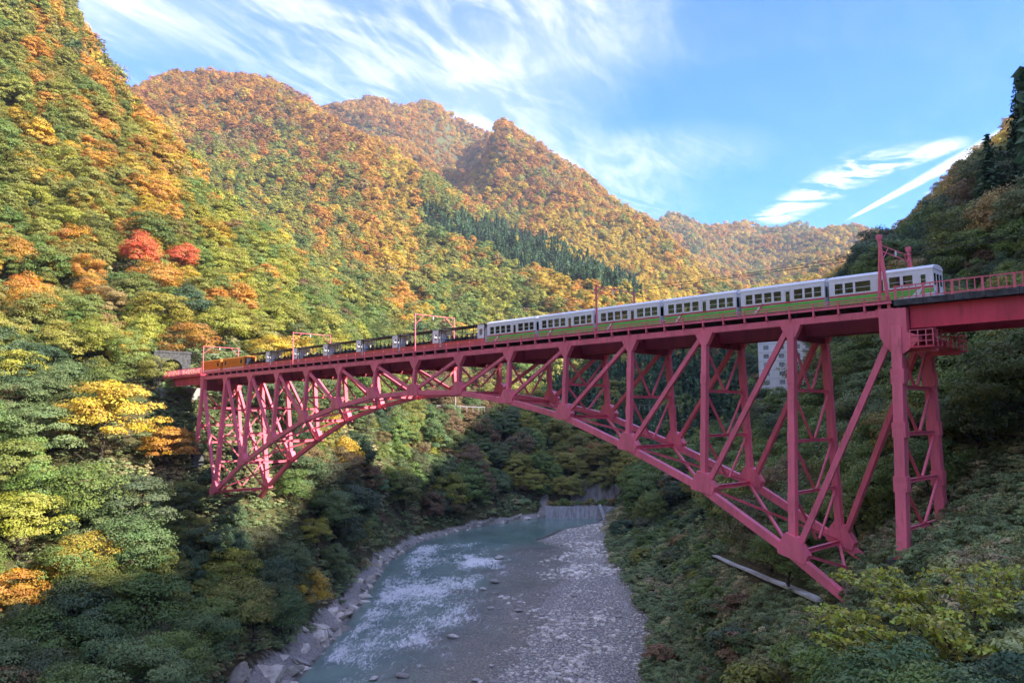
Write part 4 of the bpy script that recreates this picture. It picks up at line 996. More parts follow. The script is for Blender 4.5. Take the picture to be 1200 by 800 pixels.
def pick_colour(x, y, z, R):
    Wt = weights(x, y, z); cs = np.cumsum(Wt, 1)
    s = np.clip(R*.05, 12, 60)
    cl = fbm(x/s+5, y/s+9, 91, 3)*.75+.5
    u = np.clip(np.where(rng.random(len(x)) < .76, cl+rng.normal(size=len(x))*.06, rng.random(len(x))), 0, .9999)
    k = (u[:,None] > cs).sum(1).clip(0, len(CN)-1)
    col = PC[k]*(1+.16*rng.normal(size=(len(x),1))).clip(.6, 1.4)
    j = PC[rng.integers(0, len(CN), len(x))]; col = col*.9+j*.1
    return k, col
# candidate trees on jittered grids
X_, Y_ = [], []
for s, y0, y1, xa in ((4.7, 18, 330, 300), (6.4, 330, 1000, 800), (8.4, 1000, 3100, 2300)):
    ax_, ay_ = np.arange(-xa, xa, s), np.arange(y0, y1, s); a, b = np.meshgrid(ax_, ay_)
    a = a+rng.uniform(-.62, .62, a.shape)*s; b = b+rng.uniform(-.62, .62, a.shape)*s
    k = np.abs(np.arctan2(a, b)) < rad(40); X_.append(a[k]); Y_.append(b[k])
X_, Y_ = np.concatenate(X_), np.concatenate(Y_)
R_ = np.hypot(X_, Y_)
Z_ = terrain(X_, Y_)
dcor = np.maximum(river_l(Y_)-X_, X_-river_r(Y_))
ok = (R_ > 16) & ((dcor > np.where(X_ < 0, 3.2, 9)) | (Y_ > 288))
ok &= seen(X_, Y_, Z_+8, np.where(R_ > 400, 6., 3.))
X_, Y_, Z_, R_ = X_[ok], Y_[ok], Z_[ok], R_[ok]
# size: smaller by the river, shrubs on the open right bank in front of the bridge
east = X_-river_r(np.minimum(Y_, 284))
SCL = np.exp(rng.normal(size=len(X_))*.24).clip(.55, 1.65)*.92*(1+.25*fbm(X_/40, Y_/40, 201, 3))*np.where(R_ > 330, 1.10, 1.)*np.where(R_ > 1000, 1.12, 1.)
# bridge frame: depth behind (+) or in front (-) of its near face
bt = (X_-BX)*math.cos(YAW)-(Y_-BY)*math.sin(YAW); bf = (X_-BX)*math.sin(YAW)+(Y_-BY)*math.cos(YAW)
pxs, pys = proj(X_, Y_, Z_); pxt, pyt = proj(X_, Y_, Z_+7.8*SCL)
openb = (east > 0) & (Y_ < 225) & (Z_ < np.interp(Y_, [40,60,100,150,225], [19,17,13,11,10])) 
SCL = np.where(openb, SCL*.30, SCL)
ok = ~((bf > -9) & (bf < 10.5) & (bt > -72) & (bt < 80) & (Z_+7.8*SCL > BZ-2-np.interp(bt, [-72,-54,-47,-39,-31,-23,-15,-7,0,7,15,23,31,39,47,54,60,80], [2,12,21,15,11,8.5,7,6,6,6,7,8.5,11,15,20,18,4,4])))
# in front of the bridge nothing may rise over its lower edge
AX, AY = [-100,180,225,250,300,320,340,400,490,600,700,800,900,995,1030,1060,1110,1140,1200,1300], [0,380,505,555,565,565,535,490,470,480,520,570,640,708,690,668,650,625,600,600]
hwp = 3.4*SCL*F_PX/R_
allow = np.maximum(np.interp(pxs, AX, AY), np.maximum(np.interp(pxs-hwp, AX, AY)*(pxs-hwp > 185), np.interp(pxs+hwp, AX, AY)))
front = bf < 2
tooh = front & (pyt-3 < allow) & (pxs > 185)
SCL = np.where(tooh, SCL*np.clip((pys-allow-2)/np.maximum(pys-pyt, 1), 0, 1), SCL)
ok &= (SCL > .12) & ~((X_ > -5) & (R_ < 42))
# clear of the buildings, the road bench and the abutment
ok &= ~((pxt > 884) & (pxt < 966) & (pyt < 458) & (pys > 385) & (R_ < 285) & (R_ > 100))
ok &= ~((bt < -64) & (bt > -84) & (np.abs(bf) < 5) & (Z_ > 30))
def near_(x, y, r): return (X_-x)**2+(Y_-y)**2 < r*r
X_, Y_, Z_, R_, SCL, openb, bf, bt = [v[ok] for v in (X_, Y_, Z_, R_, SCL, openb, bf, bt)]
K_, C_ = pick_colour(X_, Y_, Z_, R_)
pxs, pys = proj(X_, Y_, Z_+4*SCL)
rag = 16*fbm(X_/26, Y_/26, 301, 3); rag2 = rng.normal(size=len(X_))*5
con = pts_in(pxs+rag, pys+rag2*.6+rag*.4, [(488,238),(600,268),(745,330),(756,356),(640,322),(560,292),(494,268)]) & (R_ > 300) & (rng.random(len(X_)) < .93)
con2 = pts_in(pxs, pys, [(655,425),(870,425),(870,500),(760,525),(650,490)]) & (rng.random(len(X_)) < .75) & (R_ > 240)
hillF = (X_ > 60) & (R_ < 330) & (Z_ > 50); SCL[hillF] *= rng.uniform(.9, 1.5, hillF.sum()); CONF = hillF & (np.arctan2(X_, Y_) > rad(30.6)) & (rng.random(len(X_)) < .3)
con3 = (pxs > 1085) & (pys < 260) & (rng.random(len(X_)) < .35)
CON = con | con2 | CONF
C_[CON] = PAL['dark']*np.array([1,1.05,1])*(1+.2*rng.normal(size=(CON.sum(),1))).clip(.6,1.5)
inside_f = (pxs > -40) & (pxs < 1240) & (pys < 840) & (pys > -30)
size_px = np.where(inside_f, SCL*7*F_PX/R_, 0)
# ---- individual trees
def cname(k): return {'gold':'golden yellow','orange':'orange','rust':'rust red','red':'scarlet red','olive':'olive green','green':'mid green','dark':'dark green','lime':'yellow green','tan':'tan brown','brown':'brown','deep':'deep green'}[CN[k]]
ZON = [('in the lower left corner', lambda p,q,y: p < 130 and q > 690),('on the left bank by the frame edge', lambda p,q,y: p < 110 and q > 560),
 ('just above the pale river rock', lambda p,q,y: p < 420 and q > 690),('on the left bank below the golden tree', lambda p,q,y: p < 250 and q > 590),
 ('in front of the left bridge pier', lambda p,q,y: 180 <= p < 330 and q > 540 and y < 134),('under the left half of the arch', lambda p,q,y: 230 <= p < 480 and q > 430),
 ('around the golden tree', lambda p,q,y: p < 230 and q > 480),('left of the railway tunnel mouth', lambda p,q,y: p < 230 and q > 400),
 ('below the scarlet trees', lambda p,q,y: p < 330 and q > 310),('high on the sunlit left slope', lambda p,q,y: p < 480 and q <= 310),('behind the left end of the bridge', lambda p,q,y: p < 480),
 ('under the arch crown', lambda p,q,y: p < 700 and q > 400),('above the concrete revetment', lambda p,q,y: p < 800 and q > 520),
 ('between arch ribs and river', lambda p,q,y: p < 960 and q > 560),('behind the last panels of the arch', lambda p,q,y: p < 1040 and q > 380),
 ('right of the right tower', lambda p,q,y: q > 540),('behind the right tower under the girder', lambda p,q,y: q > 385),('above the right side span', lambda p,q,y: q <= 385),('on the far hillside', lambda p,q,y: True)]
def zone(p, q, y):
    for nm, f in ZON:
        if f(p, q, y): return nm
TREES = []   # (root, colour, kind, zone, px, scale)
def add_tree(x, y, z, s, col, k, kind='broadleaf', label=None, proto=None, rot=None):
    P = NEARP if kind == 'broadleaf' else CONP
    cm, tm, H, R = P[rng.integers(len(P)) if proto is None else proto]
    nm = 'broadleaf_tree' if kind == 'broadleaf' else 'conifer_tree'
    e = empty(nm, (x, y, z-.1), rng.random()*6.28 if rot is None else rot); f = s*7.8/H if kind == 'broadleaf' else s*7.8/8.2
    e.scale = (f*rng.uniform(.94,1.06), f*rng.uniform(.94,1.06), f*rng.uniform(.92,1.08))
    c = link('crown', cm, e); c.color = (*col, 1); link('trunk', tm, e)
    px, py = proj(x, y, z+4*s)
    TREES.append((e, k, kind, zone(px, py, y), float(px), s, label)); return e
# marked trees of the photograph first: column, row of the crown, size, colour, label
SPECIAL = [(160,296,1.55,'red','bright scarlet tree on the sunlit left slope, larger of the two red ones',0),(212,300,1.1,'red','small scarlet tree right of the larger red one on the left slope',1),
 (118,518,1.5,'gold','large golden yellow tree standing out on the left bank left of the bridge',4),(192,535,.95,'orange','orange tipped tree between the golden tree and the left bridge pier',4),
 (100,320,1.2,'orange','orange tree leaning downhill left of the scarlet trees',2),(125,362,1.15,'tan','tan orange tree below the scarlet trees on the left slope',2),(105,345,1.0,'orange','orange brown tree in the rusty band left of the scarlet trees',5),
 (222,362,1.5,'dark','dark blue green round tree above the tunnel mouth',0),(262,385,1.3,'lime','bright yellow green tree right above the orange locomotives',1),(215,325,1.1,'gold','golden tree just below the small scarlet tree',5),(184,440,.85,'olive','olive tree half covering the tunnel portal',1),(229,533,.55,'deep','small deep green tree hiding the foot of the left bridge tower',5),(246,566,.5,'dark','small dark tree at the springing of the left arch',0),(203,462,.6,'green','small green tree under the left side span girder',2),
 (370,632,.9,'lime','bright yellow green bush like tree on the left bank above the river bend',2),(20,640,1.2,'lime','yellow green layered tree at the left frame edge',3),(12,720,.8,'orange','orange red leaved tree low at the left frame edge',4),
 (40,230,1.2,'lime','yellow green broad tree high at the left frame edge',3),(75,262,1.15,'lime','yellow green spreading tree above the orange band',4),(20,130,1.1,'gold','yellow tree near the top left frame edge',5)]
sp_xy = []
for px, py, s, cn, lab, pr in SPECIAL:
    x, y, z = ground_hit(px, py+4*s*F_PX/170); col = np.array(PAL[cn])*1.05
    add_tree(x, y, z, s, col, CN.index(cn), 'broadleaf', lab, pr); sp_xy.append((x, y, 4.2*s))
for px, py, yy, s, lab in [(1190,128,140,1.5,'tall dark conifer at the upper right frame edge'),(1172,172,142,1.1,'dark conifer left of the tall one at the upper right'),(1206,165,136,1.35,'dark conifer half cut by the right frame edge')]:
    X, Y, Ztop = at(px, py, yy); z = terrain([X], [Y])[0]; h = Ztop-z
    e = add_tree(X, Y, z, 1., np.array(PAL['dark'])*.8, CN.index('dark'), 'conifer', lab, 0); q = max(h, 5)/12.0; e.scale = (q*.95, q*.95, q)
for x, y, r in sp_xy:
    dd_ = np.hypot(X_-x, Y_-y); px0_, py0_ = proj(x, y, terrain([x],[y])[0]+4); pa_, pb_ = proj(X_, Y_, Z_+5*SCL)
    k = ~((dd_ < r*1.05) | ((R_ < math.hypot(x, y)) & (dd_ < 16) & (np.hypot(pa_-px0_, pb_-py0_) < r*.85*F_PX/math.hypot(x, y)))); X_, Y_, Z_, R_, SCL, openb, bf, bt, K_, C_, CON, inside_f, size_px = [v[k] for v in (X_, Y_, Z_, R_, SCL, openb, bf, bt, K_, C_, CON, inside_f, size_px)]
kk = ~(pts_in(*proj(X_, Y_, Z_+.3), [(826,644),(850,644),(900,658),(978,696),(980,732),(960,734),(890,710),(834,680)]) & openb)
X_, Y_, Z_, R_, SCL, openb, bf, bt, K_, C_, CON, inside_f, size_px = [v[kk] for v in (X_, Y_, Z_, R_, SCL, openb, bf, bt, K_, C_, CON, inside_f, size_px)]
isb = openb & (SCL < .45)                   # shrubs of the open bank are handled as bushes
order = np.argsort(-np.where(isb, 0, size_px)); NT = 300-len(TREES)
ind = np.zeros(len(X_), bool); ind[order[:NT]] = True
for i in np.nonzero(ind)[0]:
    add_tree(X_[i], Y_[i], Z_[i], SCL[i], C_[i], K_[i], 'conifer' if CON[i] else 'broadleaf')
# labels: colour, build and zone; look-alikes in one zone are told apart by order from the left
from collections import defaultdict
G = defaultdict(list)
for t in TREES:
    e, k, kind, zn, px, s, lab = t
    if lab: tag(e, lab, 'tree', 'trees on the gorge slopes'); continue
    sz = 'small ' if s < .6 else 'tall ' if s > 1.02 else ''
    G[(f'{sz}{cname(k)} {"conifer" if kind == "conifer" else "tree"}', zn)].append(t)
for (d, zn), L in G.items():
    L.sort(key=lambda t: t[4])
    for i, t in enumerate(L):
        if len(L) == 1: lab = f'{d} {zn}'
        elif i == 0: lab = f'leftmost {d} {zn}'
        elif i == len(L)-1: lab = f'rightmost {d} {zn}'
        else: lab = f'{ORD[i] if i < 40 else "later"} {d} from the left {zn}'
        tag(t[0], lab, 'tree', 'trees on the gorge slopes')
# ---- the rest of the forest
rest = ~ind & ~isb
mid = rest & (R_ < 380) & ~CON; far = rest & (R_ >= 380) & ~CON; cn_ = rest & CON
scatter('hillside_wood', np.stack([X_,Y_,Z_-.3],1)[mid], C_[mid], SCL[mid], MIDC, rng.integers(0,5,mid.sum()), 'mixed green and yellow wood on the gorge slopes')
scatter('mountain_forest', np.stack([X_,Y_,Z_-.5],1)[far], C_[far], SCL[far]*1.12, FARC, rng.integers(0,5,far.sum()), 'autumn coloured forest covering the mountains', SCL[far]*rng.uniform(1.0,1.45,far.sum()))
cx_ = np.concatenate([X_[cn_]+rng.normal(size=cn_.sum())*q for q in (0, 2.6, 3.2)]); cy_ = np.concatenate([Y_[cn_]+rng.normal(size=cn_.sum())*q for q in (0, 2.6, 3.2)]); cs_ = np.tile(SCL[cn_], 3)*rng.uniform(.75, 1.1, cn_.sum()*3)
scatter('conifer_plantation', np.stack([cx_, cy_, terrain(cx_, cy_)-.5], 1), np.tile(C_[cn_], (3, 1))*rng.uniform(.8, 1.5, (len(cx_), 1)), cs_*.85, FCON, rng.integers(0,3,len(cx_)), 'dark green conifer plantation on the mountain side', cs_*rng.uniform(.7,1.0,len(cx_)))
# ---- bushes on the open right bank and along the left rock, each its own
bi = np.nonzero(isb & inside_f)[0]; bi = bi[np.argsort(-size_px[bi])][:120]
BUSH = []
def add_bush(x, y, z, s, col, cn, lab=None):
    m, H, R = BUSHP[rng.integers(4)]; o = link('bush', m, None, (x, y, z-.1)); o.rotation_euler = (0,0,rng.random()*6.28); o.scale = (s*1.15, s*1.15, s); o.color = (*col, 1)
    px, py = proj(x, y, z+.8); BUSH.append((o, cn, float(px), float(py), s, lab))
for i in bi: add_bush(X_[i], Y_[i], Z_[i], SCL[i]*4.2*rng.uniform(.75,1.2), C_[i], cname(K_[i]))
for px, py, s, cn, lab in [(775,770,1.3,'brown','orange brown bush beside the gravel at the bottom of the right bank'),(868,768,1.4,'brown','russet bush in front of the small boulder on the right bank'),
  (730,620,2.2,'dark','big dark evergreen bush at the river bend on the right bank'),(752,655,1.9,'olive','olive bush under the dark evergreen bush on the right bank')]:
    x, y, z = ground_hit(px, py+10); add_bush(x, y, z, s, np.array(PAL[cn])*(1.5 if cn == 'brown' else 1), cname(CN.index(cn)), lab)
BG = defaultdict(list)
for t in BUSH:
    if t[5]: tag(t[0], t[5], 'bush', 'bushes on the right bank'); continue
    p, q = t[2], t[3]
    zn = 'at the foot of the right tower' if p > 960 and q < 720 else 'in the lower right corner' if p > 960 else 'close to the gravel' if p < 790 and q > 660 else 'by the river bend' if p < 800 else 'beside the path' if q < 720 else 'near the small dark boulder'
    BG[(('large ' if t[4] > 1.35 else 'small ' if t[4] < .95 else '')+t[1]+' bush', zn)].append(t)
for (d, zn), L in BG.items():
    L.sort(key=lambda t: t[2])
    for i, t in enumerate(L):
        lab = f'{d} {zn}' if len(L) == 1 else (f'leftmost {d} {zn}' if i == 0 else f'rightmost {d} {zn}' if i == len(L)-1 else f'{ORD[i] if i < 40 else "later"} {d} from the left {zn}')
        tag(t[0], lab, 'bush', 'bushes on the right bank')
# ---- ground cover
gxs, gys = [], []
for s, x0, x1, y0, y1 in ((1.05, -60, 70, 18, 150), (1.7, -70, 80, 150, 290), (1.9, -135, -60, 70, 230)):
    a, b = np.meshgrid(np.arange(x0, x1, s), np.arange(y0, y1, s)); gxs.append((a+rng.uniform(-.5,.5,a.shape)*s).ravel()); gys.append((b+rng.uniform(-.5,.5,a.shape)*s).ravel())
a, b = np.concatenate(gxs), np.concatenate(gys); z = terrain(a, b); R = np.hypot(a, b)
d = np.maximum(river_l(b)-a, a-river_r(b))
k = (R > 14) & (np.abs(np.arctan2(a, b)) < rad(38)) & seen(a, b, z+1, 1.) & (d > np.where(a < river_l(b), np.interp(b, [90,150,200], [3.2,2.4,1.8])+2.2*fbm(a/4, b/4, 3, 3), 1.2+2.5*np.clip(fbm(a/5, b/5, 13, 3)+.3, 0, 1)))
k &= ~pts_in(*proj(a, b, z+.3), [(832,648),(850,648),(900,661),(972,698),(975,712),(960,715),(890,688),(838,662)])
a, b, z, R = a[k], b[k], z[k], R[k]
n = len(a); cl = fbm(a/9, b/9, 71, 3)+.25*rng.normal(size=n)
col = np.where((cl > .32)[:,None], np.array((.50,.43,.22))[None], np.where((cl > .1)[:,None], np.array((.36,.39,.15))[None], np.array((.25,.32,.13))[None]))*(1+.25*rng.normal(size=(n,1))).clip(.5,1.6)
scatter('ground_cover', np.stack([a,b,z],1), col, rng.uniform(.55,1.25,n)*np.where(b > 150, 1.5, 1), COVC, rng.integers(0,4,n), 'low leafy undergrowth covering the banks')
print('trees', len(TREES), 'mid', mid.sum(), 'far', far.sum(), 'con', cn_.sum(), 'bush', len(BUSH), 'cover', n)

# ------------------------------------------------------------------ stones
def stone_mesh(name, mat, seed, sub=2, flat=.62, jag=.35, cuts=7, lo=.55):
    bm = bmesh.new(); bmesh.ops.create_icosphere(bm, subdivisions=sub, radius=1)
    rg = np.random.default_rng(seed); V = np.array([v.co for v in bm.verts]); 
    for i in range(cuts):                       # knock flats off
        d = rg.normal(size=3); d /= np.linalg.norm(d); c = rg.uniform(lo, .88); h = V@d; V = np.where((h > c)[:,None], V-np.outer(h-c, d)*.9, V)
    V = V*(1+jag*.35*fbm(V[:,0]*1.7+seed, V[:,1]*1.7+V[:,2]*1.3, seed, 4)[:,None]); V *= np.array([1, rg.uniform(.62,.95), flat*rg.uniform(.7,1.1)])
    for v, c in zip(bm.verts, V): v.co = c
    me = bpy.data.meshes.new(name); bm.to_mesh(me); bm.free(); me.materials.append(mat)
    if sub > 2 and cuts < 10: me.polygons.foreach_set('use_smooth', np.ones(len(me.polygons), dtype=bool))
    return me
PEBC = hidden_coll('pebble', [stone_mesh('pebble', PEB, 100+i, 1, .6) for i in range(6)])
STONES = [stone_mesh('boulder', ROCK, 200+i, 3) for i in range(6)]
NBUSH = [(crown_mesh('foliage', LEAF, 81+i, 1.9, 1.35, .0, 60, 110, .075, .7), 1.9, 1.35) for i in range(3)]
LEDG = [stone_mesh('rock_ledge', LROCK, 300+i, 4, .7, 1.3, 22, .38) for i in range(7)]
BANDY = [60,105,130,155,200,215,228,250,264,285]; BANDU = [.60,.60,.66,.74,.86,.82,.66,.74,.97,1.05]
def bar_u(y): return np.interp(y, BANDY, BANDU)
n = 46000
b = 80+205*rng.random(n)**1.25; u = rng.random(n); a = river_l(b)+(river_r(b)+2.5-river_l(b))*u
sz = .06+.62*rng.random(n)**4.2*np.clip(.7+1.2*fbm(a/6, b/8, 12, 3), .25, 1.6)
z = terrain(a, b); v = u-bar_u(b)
keep = (rng.random(n) < np.where(v > -.02, 1., np.clip(1+v*2.2, .0, 1)*.8*np.clip(fbm(a/5, b/6, 8, 3)*2.2+.5, 0, 1))) & (b < 284) & (z > -.42)
keep &= ~((b > 225) & (v < -.02))
a, b, z, sz = a[keep], b[keep], z[keep], sz[keep]
sz = sz*np.where(b > 222, .8, np.where(b > 170, 1.5, 1.))
n = len(a); g_ = (.40+.55*rng.random((n,1)))*np.array([[1.,.985,.97]])
scatter('pebbles', np.stack([a, b, z+sz*.12], 1), g_, sz, PEBC, rng.integers(0, 6, n), 'grey river pebbles on the gravel bar and in the shallows')
BO = []
def add_rock(nm, meshes, x, y, s, sink=.25, flat=1., col=None, z=None):
    o = link(nm, meshes[rng.integers(len(meshes))], None, (x, y, (terrain([x],[y])[0] if z is None else z)+s*.5*(.5-sink))); o.rotation_euler = (rng.normal()*.12, rng.normal()*.12, rng.random()*6.28); o.scale = (s, s, s*flat)
    BO.append((o, nm, x, y, s)); return o
# stones that stand out in the photograph


for px, py, w, lab in [(585,654,1.5,'dark grey boulder in the calm upstream water'),(580,682,1.3,'pale flat boulder alone in mid river'),(566,690,.9,'small pale boulder left of the flat mid river boulder'),(531,746,1.0,'grey boulder in the rapids at mid stream'),
   (608,715,.9,'light boulder where the gravel bar begins'),(575,712,.7,'flat brown stone in the shallows'),(471,792,1.0,'pale boulder in the water at the bottom edge'),(438,795,.8,'small white boulder left of the pale bottom edge boulder'),(505,697,.5,'dark stone in the upper rapids'),(520,655,.6,'light stone near the left rock shore')]:
    x, y = atz(px, py, .1); o = add_rock('boulder', STONES, x, y, w, 0, .7, z=-.05); tag(o, lab, 'boulder', 'boulders in the river')
x, y, z = ground_hit(900, 752); tag(add_rock('boulder', STONES, x, y, .75, 0, 1.), 'small dark boulder among the undergrowth of the right bank', 'boulder', 'boulders on the right bank')
BO2 = []
for i in range(170):
    y = 88+150*rng.random()**1.2; u = rng.uniform(.10, .98); x = river_l(y)+(river_r(y)-river_l(y))*u
    if u < .25 and rng.random() < .6: continue
    if y > 226 and u > .3: continue
    s = rng.uniform(.28, .5)+.5*rng.random()**4; o = add_rock('boulder', STONES, x, y, s, .1, .8); BO2.append((o, 'in the rapids' if u < bar_u(y)-.25 else 'in the shallows' if u < bar_u(y) else 'on the gravel bar', y))
def ordlab(L, fmt):
    n = len(L)
    for i, o in enumerate(L):
        yield o, (fmt if n == 1 else 'nearest '+fmt if i == 0 else 'farthest '+fmt if i == n-1 else (ORD[i] if i < 40 else None) and ORD[i]+' nearest '+fmt if i < 40 else ORD[n-1-i]+' farthest '+fmt)
for zn in ('in the rapids', 'in the shallows', 'on the gravel bar'):
    L = [t[0] for t in sorted([t for t in BO2 if t[1] == zn], key=lambda t: t[2])]
    for o, lab in ordlab(L, 'grey river boulder '+zn): tag(o, lab, 'boulder', 'boulders '+zn)
# pale rock shore on the left bank
LG = []
yy = 86.
while yy < 284:
    k = 1 if yy < 150 else .8
    for j in range(3):
        y = yy+rng.uniform(-1.3, 1.3); off = [-.2, 1.0, 2.6][j]+rng.uniform(-.6, .7); s = rng.uniform(1.1, 3.4)*np.interp(yy, [86,140,200,280], [1.,.8,.55,.5])
        if rng.random() < [.15,.25,.5][j] or (j == 2 and yy > 150): continue
        x = river_l(y)-off; o = add_rock('rock_ledge', LEDG, x, y, s, .75, rng.uniform(.6, 1.1), z=max(-.3, terrain([x],[y])[0])); o.rotation_euler = (rng.normal()*.35, rng.normal()*.35, rng.random()*6.28); o.scale = (s*rng.uniform(.8,1.5), s*rng.uniform(.7,1.1), o.scale[2]); LG.append((o, y, j))
    yy += rng.uniform(1.7, 3.0)*(1 if yy < 160 else 1.3)
for j, w in enumerate(('pale rock at the left waterline', 'pale rock ledge on the left shore', 'pale rock high on the left shore')):
    L = [t[0] for t in LG if t[2] == j]; n = len(L)
    for i, o in enumerate(L):
        tag(o, f'nearest {w}' if i == 0 else f'farthest {w}' if i == n-1 else f'{ORD[i]} nearest {w}' if i < 40 else f'{ORD[n-1-i]} farthest {w}' if n-1-i < 40 else w, 'rock', f'{w}s along the river')

WSTONE = pbr('weathered_wall', (.30, .27, .24), .9, 0, .3, .7, .5, 3, True)
# ------------------------------------------------------------------ walls, path, road, buildings
def wall_panels(root, p0, p1, z0, z1, lean, n, mat, nm, th=.5):
    p0, p1 = Vector((*p0, 0)), Vector((*p1, 0)); d = (p1-p0).normalized(); nr = Vector((d.y, -d.x, 0))
    if nr.y > 0: nr = -nr
    for i in range(n):
        a = p0.lerp(p1, i/n)+d*.03; b = p0.lerp(p1, (i+1)/n)-d*.03; k = rng.uniform(-.05, .05)
        bk = -nr*lean
        vs = [a+nr*k, b+nr*k, b+nr*k-nr*th, a+nr*k-nr*th]; lo = [v+Vector((0,0,z0)) for v in vs]; hi = [v+bk+Vector((0,0,z1+rng.uniform(-.05,.05))) for v in vs]
        MB().add(lo+hi, [[0,3,2,1],[4,5,6,7],[0,1,5,4],[1,2,6,5],[2,3,7,6],[3,0,4,7]]).build(nm, mat, root)
rv = empty('revetment_wall', (0,0,0), 0, 'streaked grey concrete revetment at the far end of the river pool', 'wall')
A_ = atz(640, 611, 0); B_ = atz(724, 611, 0)
wall_panels(rv, (A_[0], 276), (B_[0], 273), -1.5, 3.9, 1.6, 16, CONC, 'wall_panel', .8)
rv2 = empty('retaining_wall', (0,0,0), 0, 'dark weathered retaining wall above the concrete revetment', 'wall')
X1a = at(645, 575, 283)[0]; X1b = at(712, 575, 281)[0]
wall_panels(rv2, (X1a-2, 289), (X1b+14, 285), 1.5, 10.2, 2.4, 16, WSTONE, 'wall_panel', .8)
for i in range(11):
    f = (i+.5)/11; x, y = A_[0]+1+(B_[0]+2-A_[0])*f+rng.normal()*.4, 281.5-2.5*f+rng.normal()*.5; s = rng.uniform(.8, 1.5); m_, H, R = BUSHP[rng.integers(4)]
    o = link('bush', m_, None, (x, y, 3.4)); o.scale = (s*1.2, s, s); o.rotation_euler = (0, 0, rng.random()*6.28); cn = ['olive','tan','green'][rng.integers(3)]; o.color = (*PAL[cn], 1)
    tag(o, ('leftmost ' if i == 0 else 'rightmost ' if i == 10 else ORD[i]+' from left ')+'scrubby bush on top of the streaked revetment wall', 'bush', 'bushes on the revetment wall')
st = empty('concrete_chute', (*at(706, 600, 272.5)[:2], 0), 0, 'white concrete chute running down the revetment', 'chute')
MB().ext([(-.45,0),(.45,0),(.45,.5),(.3,.5),(.3,.15),(-.3,.15),(-.3,.5),(-.45,.5)], (.6,-1.9,-.5), (-.9,1.2,4.6)).build('channel', CONCL, st)
# footpath under the arch, laid on the slope
pp = [ground_hit(*p) for p in [(838,652),(862,659),(890,668),(915,679),(940,692),(966,707)]]
m = MB(); L = []; (x0, y0, z0), (x1, y1, z1) = pp[0], pp[-1]
for k in range(25):
    x, y, _ = ground_hit(838+(966-838)*k/24, 652+(706-652)*k/24); L.append(Vector((x, y, 0.)))
for q in range(5):
    for i in range(1, len(L)-1): L[i] = (L[i-1]+L[i]*2+L[i+1])/4
for p in L: p.z = float(terrain([p.x],[p.y])[0])+.12
for q in range(2):
    for i in range(1, len(L)-1): L[i].z = (L[i-1].z+L[i].z*2+L[i+1].z)/4
for p, q in zip(L, L[1:]): m.beam(p, p.lerp(q, .992), 1.35, .22)
m.build('path', ROADM); tag(bpy.data.objects['path'], 'pale concrete footpath running down the right bank', kind='structure')
# road bench with guardrail behind the arch
def guard(name, pix, Yd, lab, n):
    e = empty(name, (0,0,0), 0, lab, 'guardrail')
    P = []
    for (px, py), Y in zip(pix, Yd): P.append(Vector(at(px, py, Y)))
    L = []
    for a, b in zip(P, P[1:]):
        for k in range(n): L.append(a.lerp(b, k/n))
    L.append(P[-1])
    for a, b in zip(L, L[1:]):
        MB().beam(a, b, .06, .35).build('rail', GREY, e)
    for a in L: MB().box(a.x-.07, a.x+.07, a.y+.05, a.y+.19, a.z-1.9, a.z+.2).build('post', CONCL, e)
    return e
guard('guardrail', [(738,474),(780,475),(835,476)], [318,300,285], 'pale roadside guardrail on the wooded slope behind the arch', 7)
guard('guardrail', [(512,475),(540,476),(568,477)], [292,296,302], 'white roadside guardrail just under the arch crown', 4)
X, Y, Z = at(534, 476, 296); lp = empty('lamp_post', (X, Y, Z-3), 0, 'thin white lamp post under the arch crown', 'lamp post')
MB().tube((0,0,0),(0,0,7.2),.10,.06).build('pole', CWHITE, lp); MB().beam((-.05,0,7.2),(1.1,0,7.4),.09,.09).build('arm', CWHITE, lp); MB().box(.7,1.4,-.16,.16,7.36,7.48).build('lamp_head', GREY, lp)
# apartment tower
BGLASS = pbr('curtained_glass', (.30, .33, .36), .12, 0, .45, .25)
X, Y, Z = at(925, 462, 262)
AB = empty('apartment_building', (X, Y, Z-6), rad(-24), 'pale grey apartment tower seen between the bridge posts', 'building')
wd, dp, FH, NF = 17., 9., 2.75, 12
hx = wd/2; hy = dp/2
wx = [(-6.8,-5.3),(-2.2,-.7),(2.6,4.1),(5.9,7.3)]; fr_m = {}
b = MB()
for f in range(NF):
    z0 = f*FH; side_wall(b, -hx, hx, z0, z0+FH, [(a, c, z0+.95, z0+2.15) for a, c in wx], -hy, -hy+.25)
    m2 = MB(); side_wall(m2, -hy+.251, hy, z0, z0+FH, [(-2.6,-1.5,z0+.95,z0+2.1),(1.2,2.3,z0+.95,z0+2.1)], -.25, 0)
    b.add([(-hx-y_, x_, z_) for x_, y_, z_ in m2.v], m2.f)
b.box(hx-.25, hx, -hy+.251, hy, 0, NF*FH).box(-hx+.251, hx-.251, hy-.25, hy, 0, NF*FH)
b.build('wall', WALLW, AB)
for f in range(1, NF):
    MB().box(-hx-.04, hx+.04, -hy-.05, -hy-.002, f*FH-.1, f*FH+.06).build('floor_band', CONCL, AB)
    MB().box(4.9, 7.9, -hy-.95, -hy-.052, f*FH+.07, f*FH+.2).box(4.9, 7.9, -hy-.95, -hy-.9, f*FH+.2, f*FH+.85).build('balcony', CONCL, AB)
MB().box(-hx-.3, hx+.3, -hy-.3, hy+.3, NF*FH+.003, NF*FH+.6).build('roof', CONCL, AB)
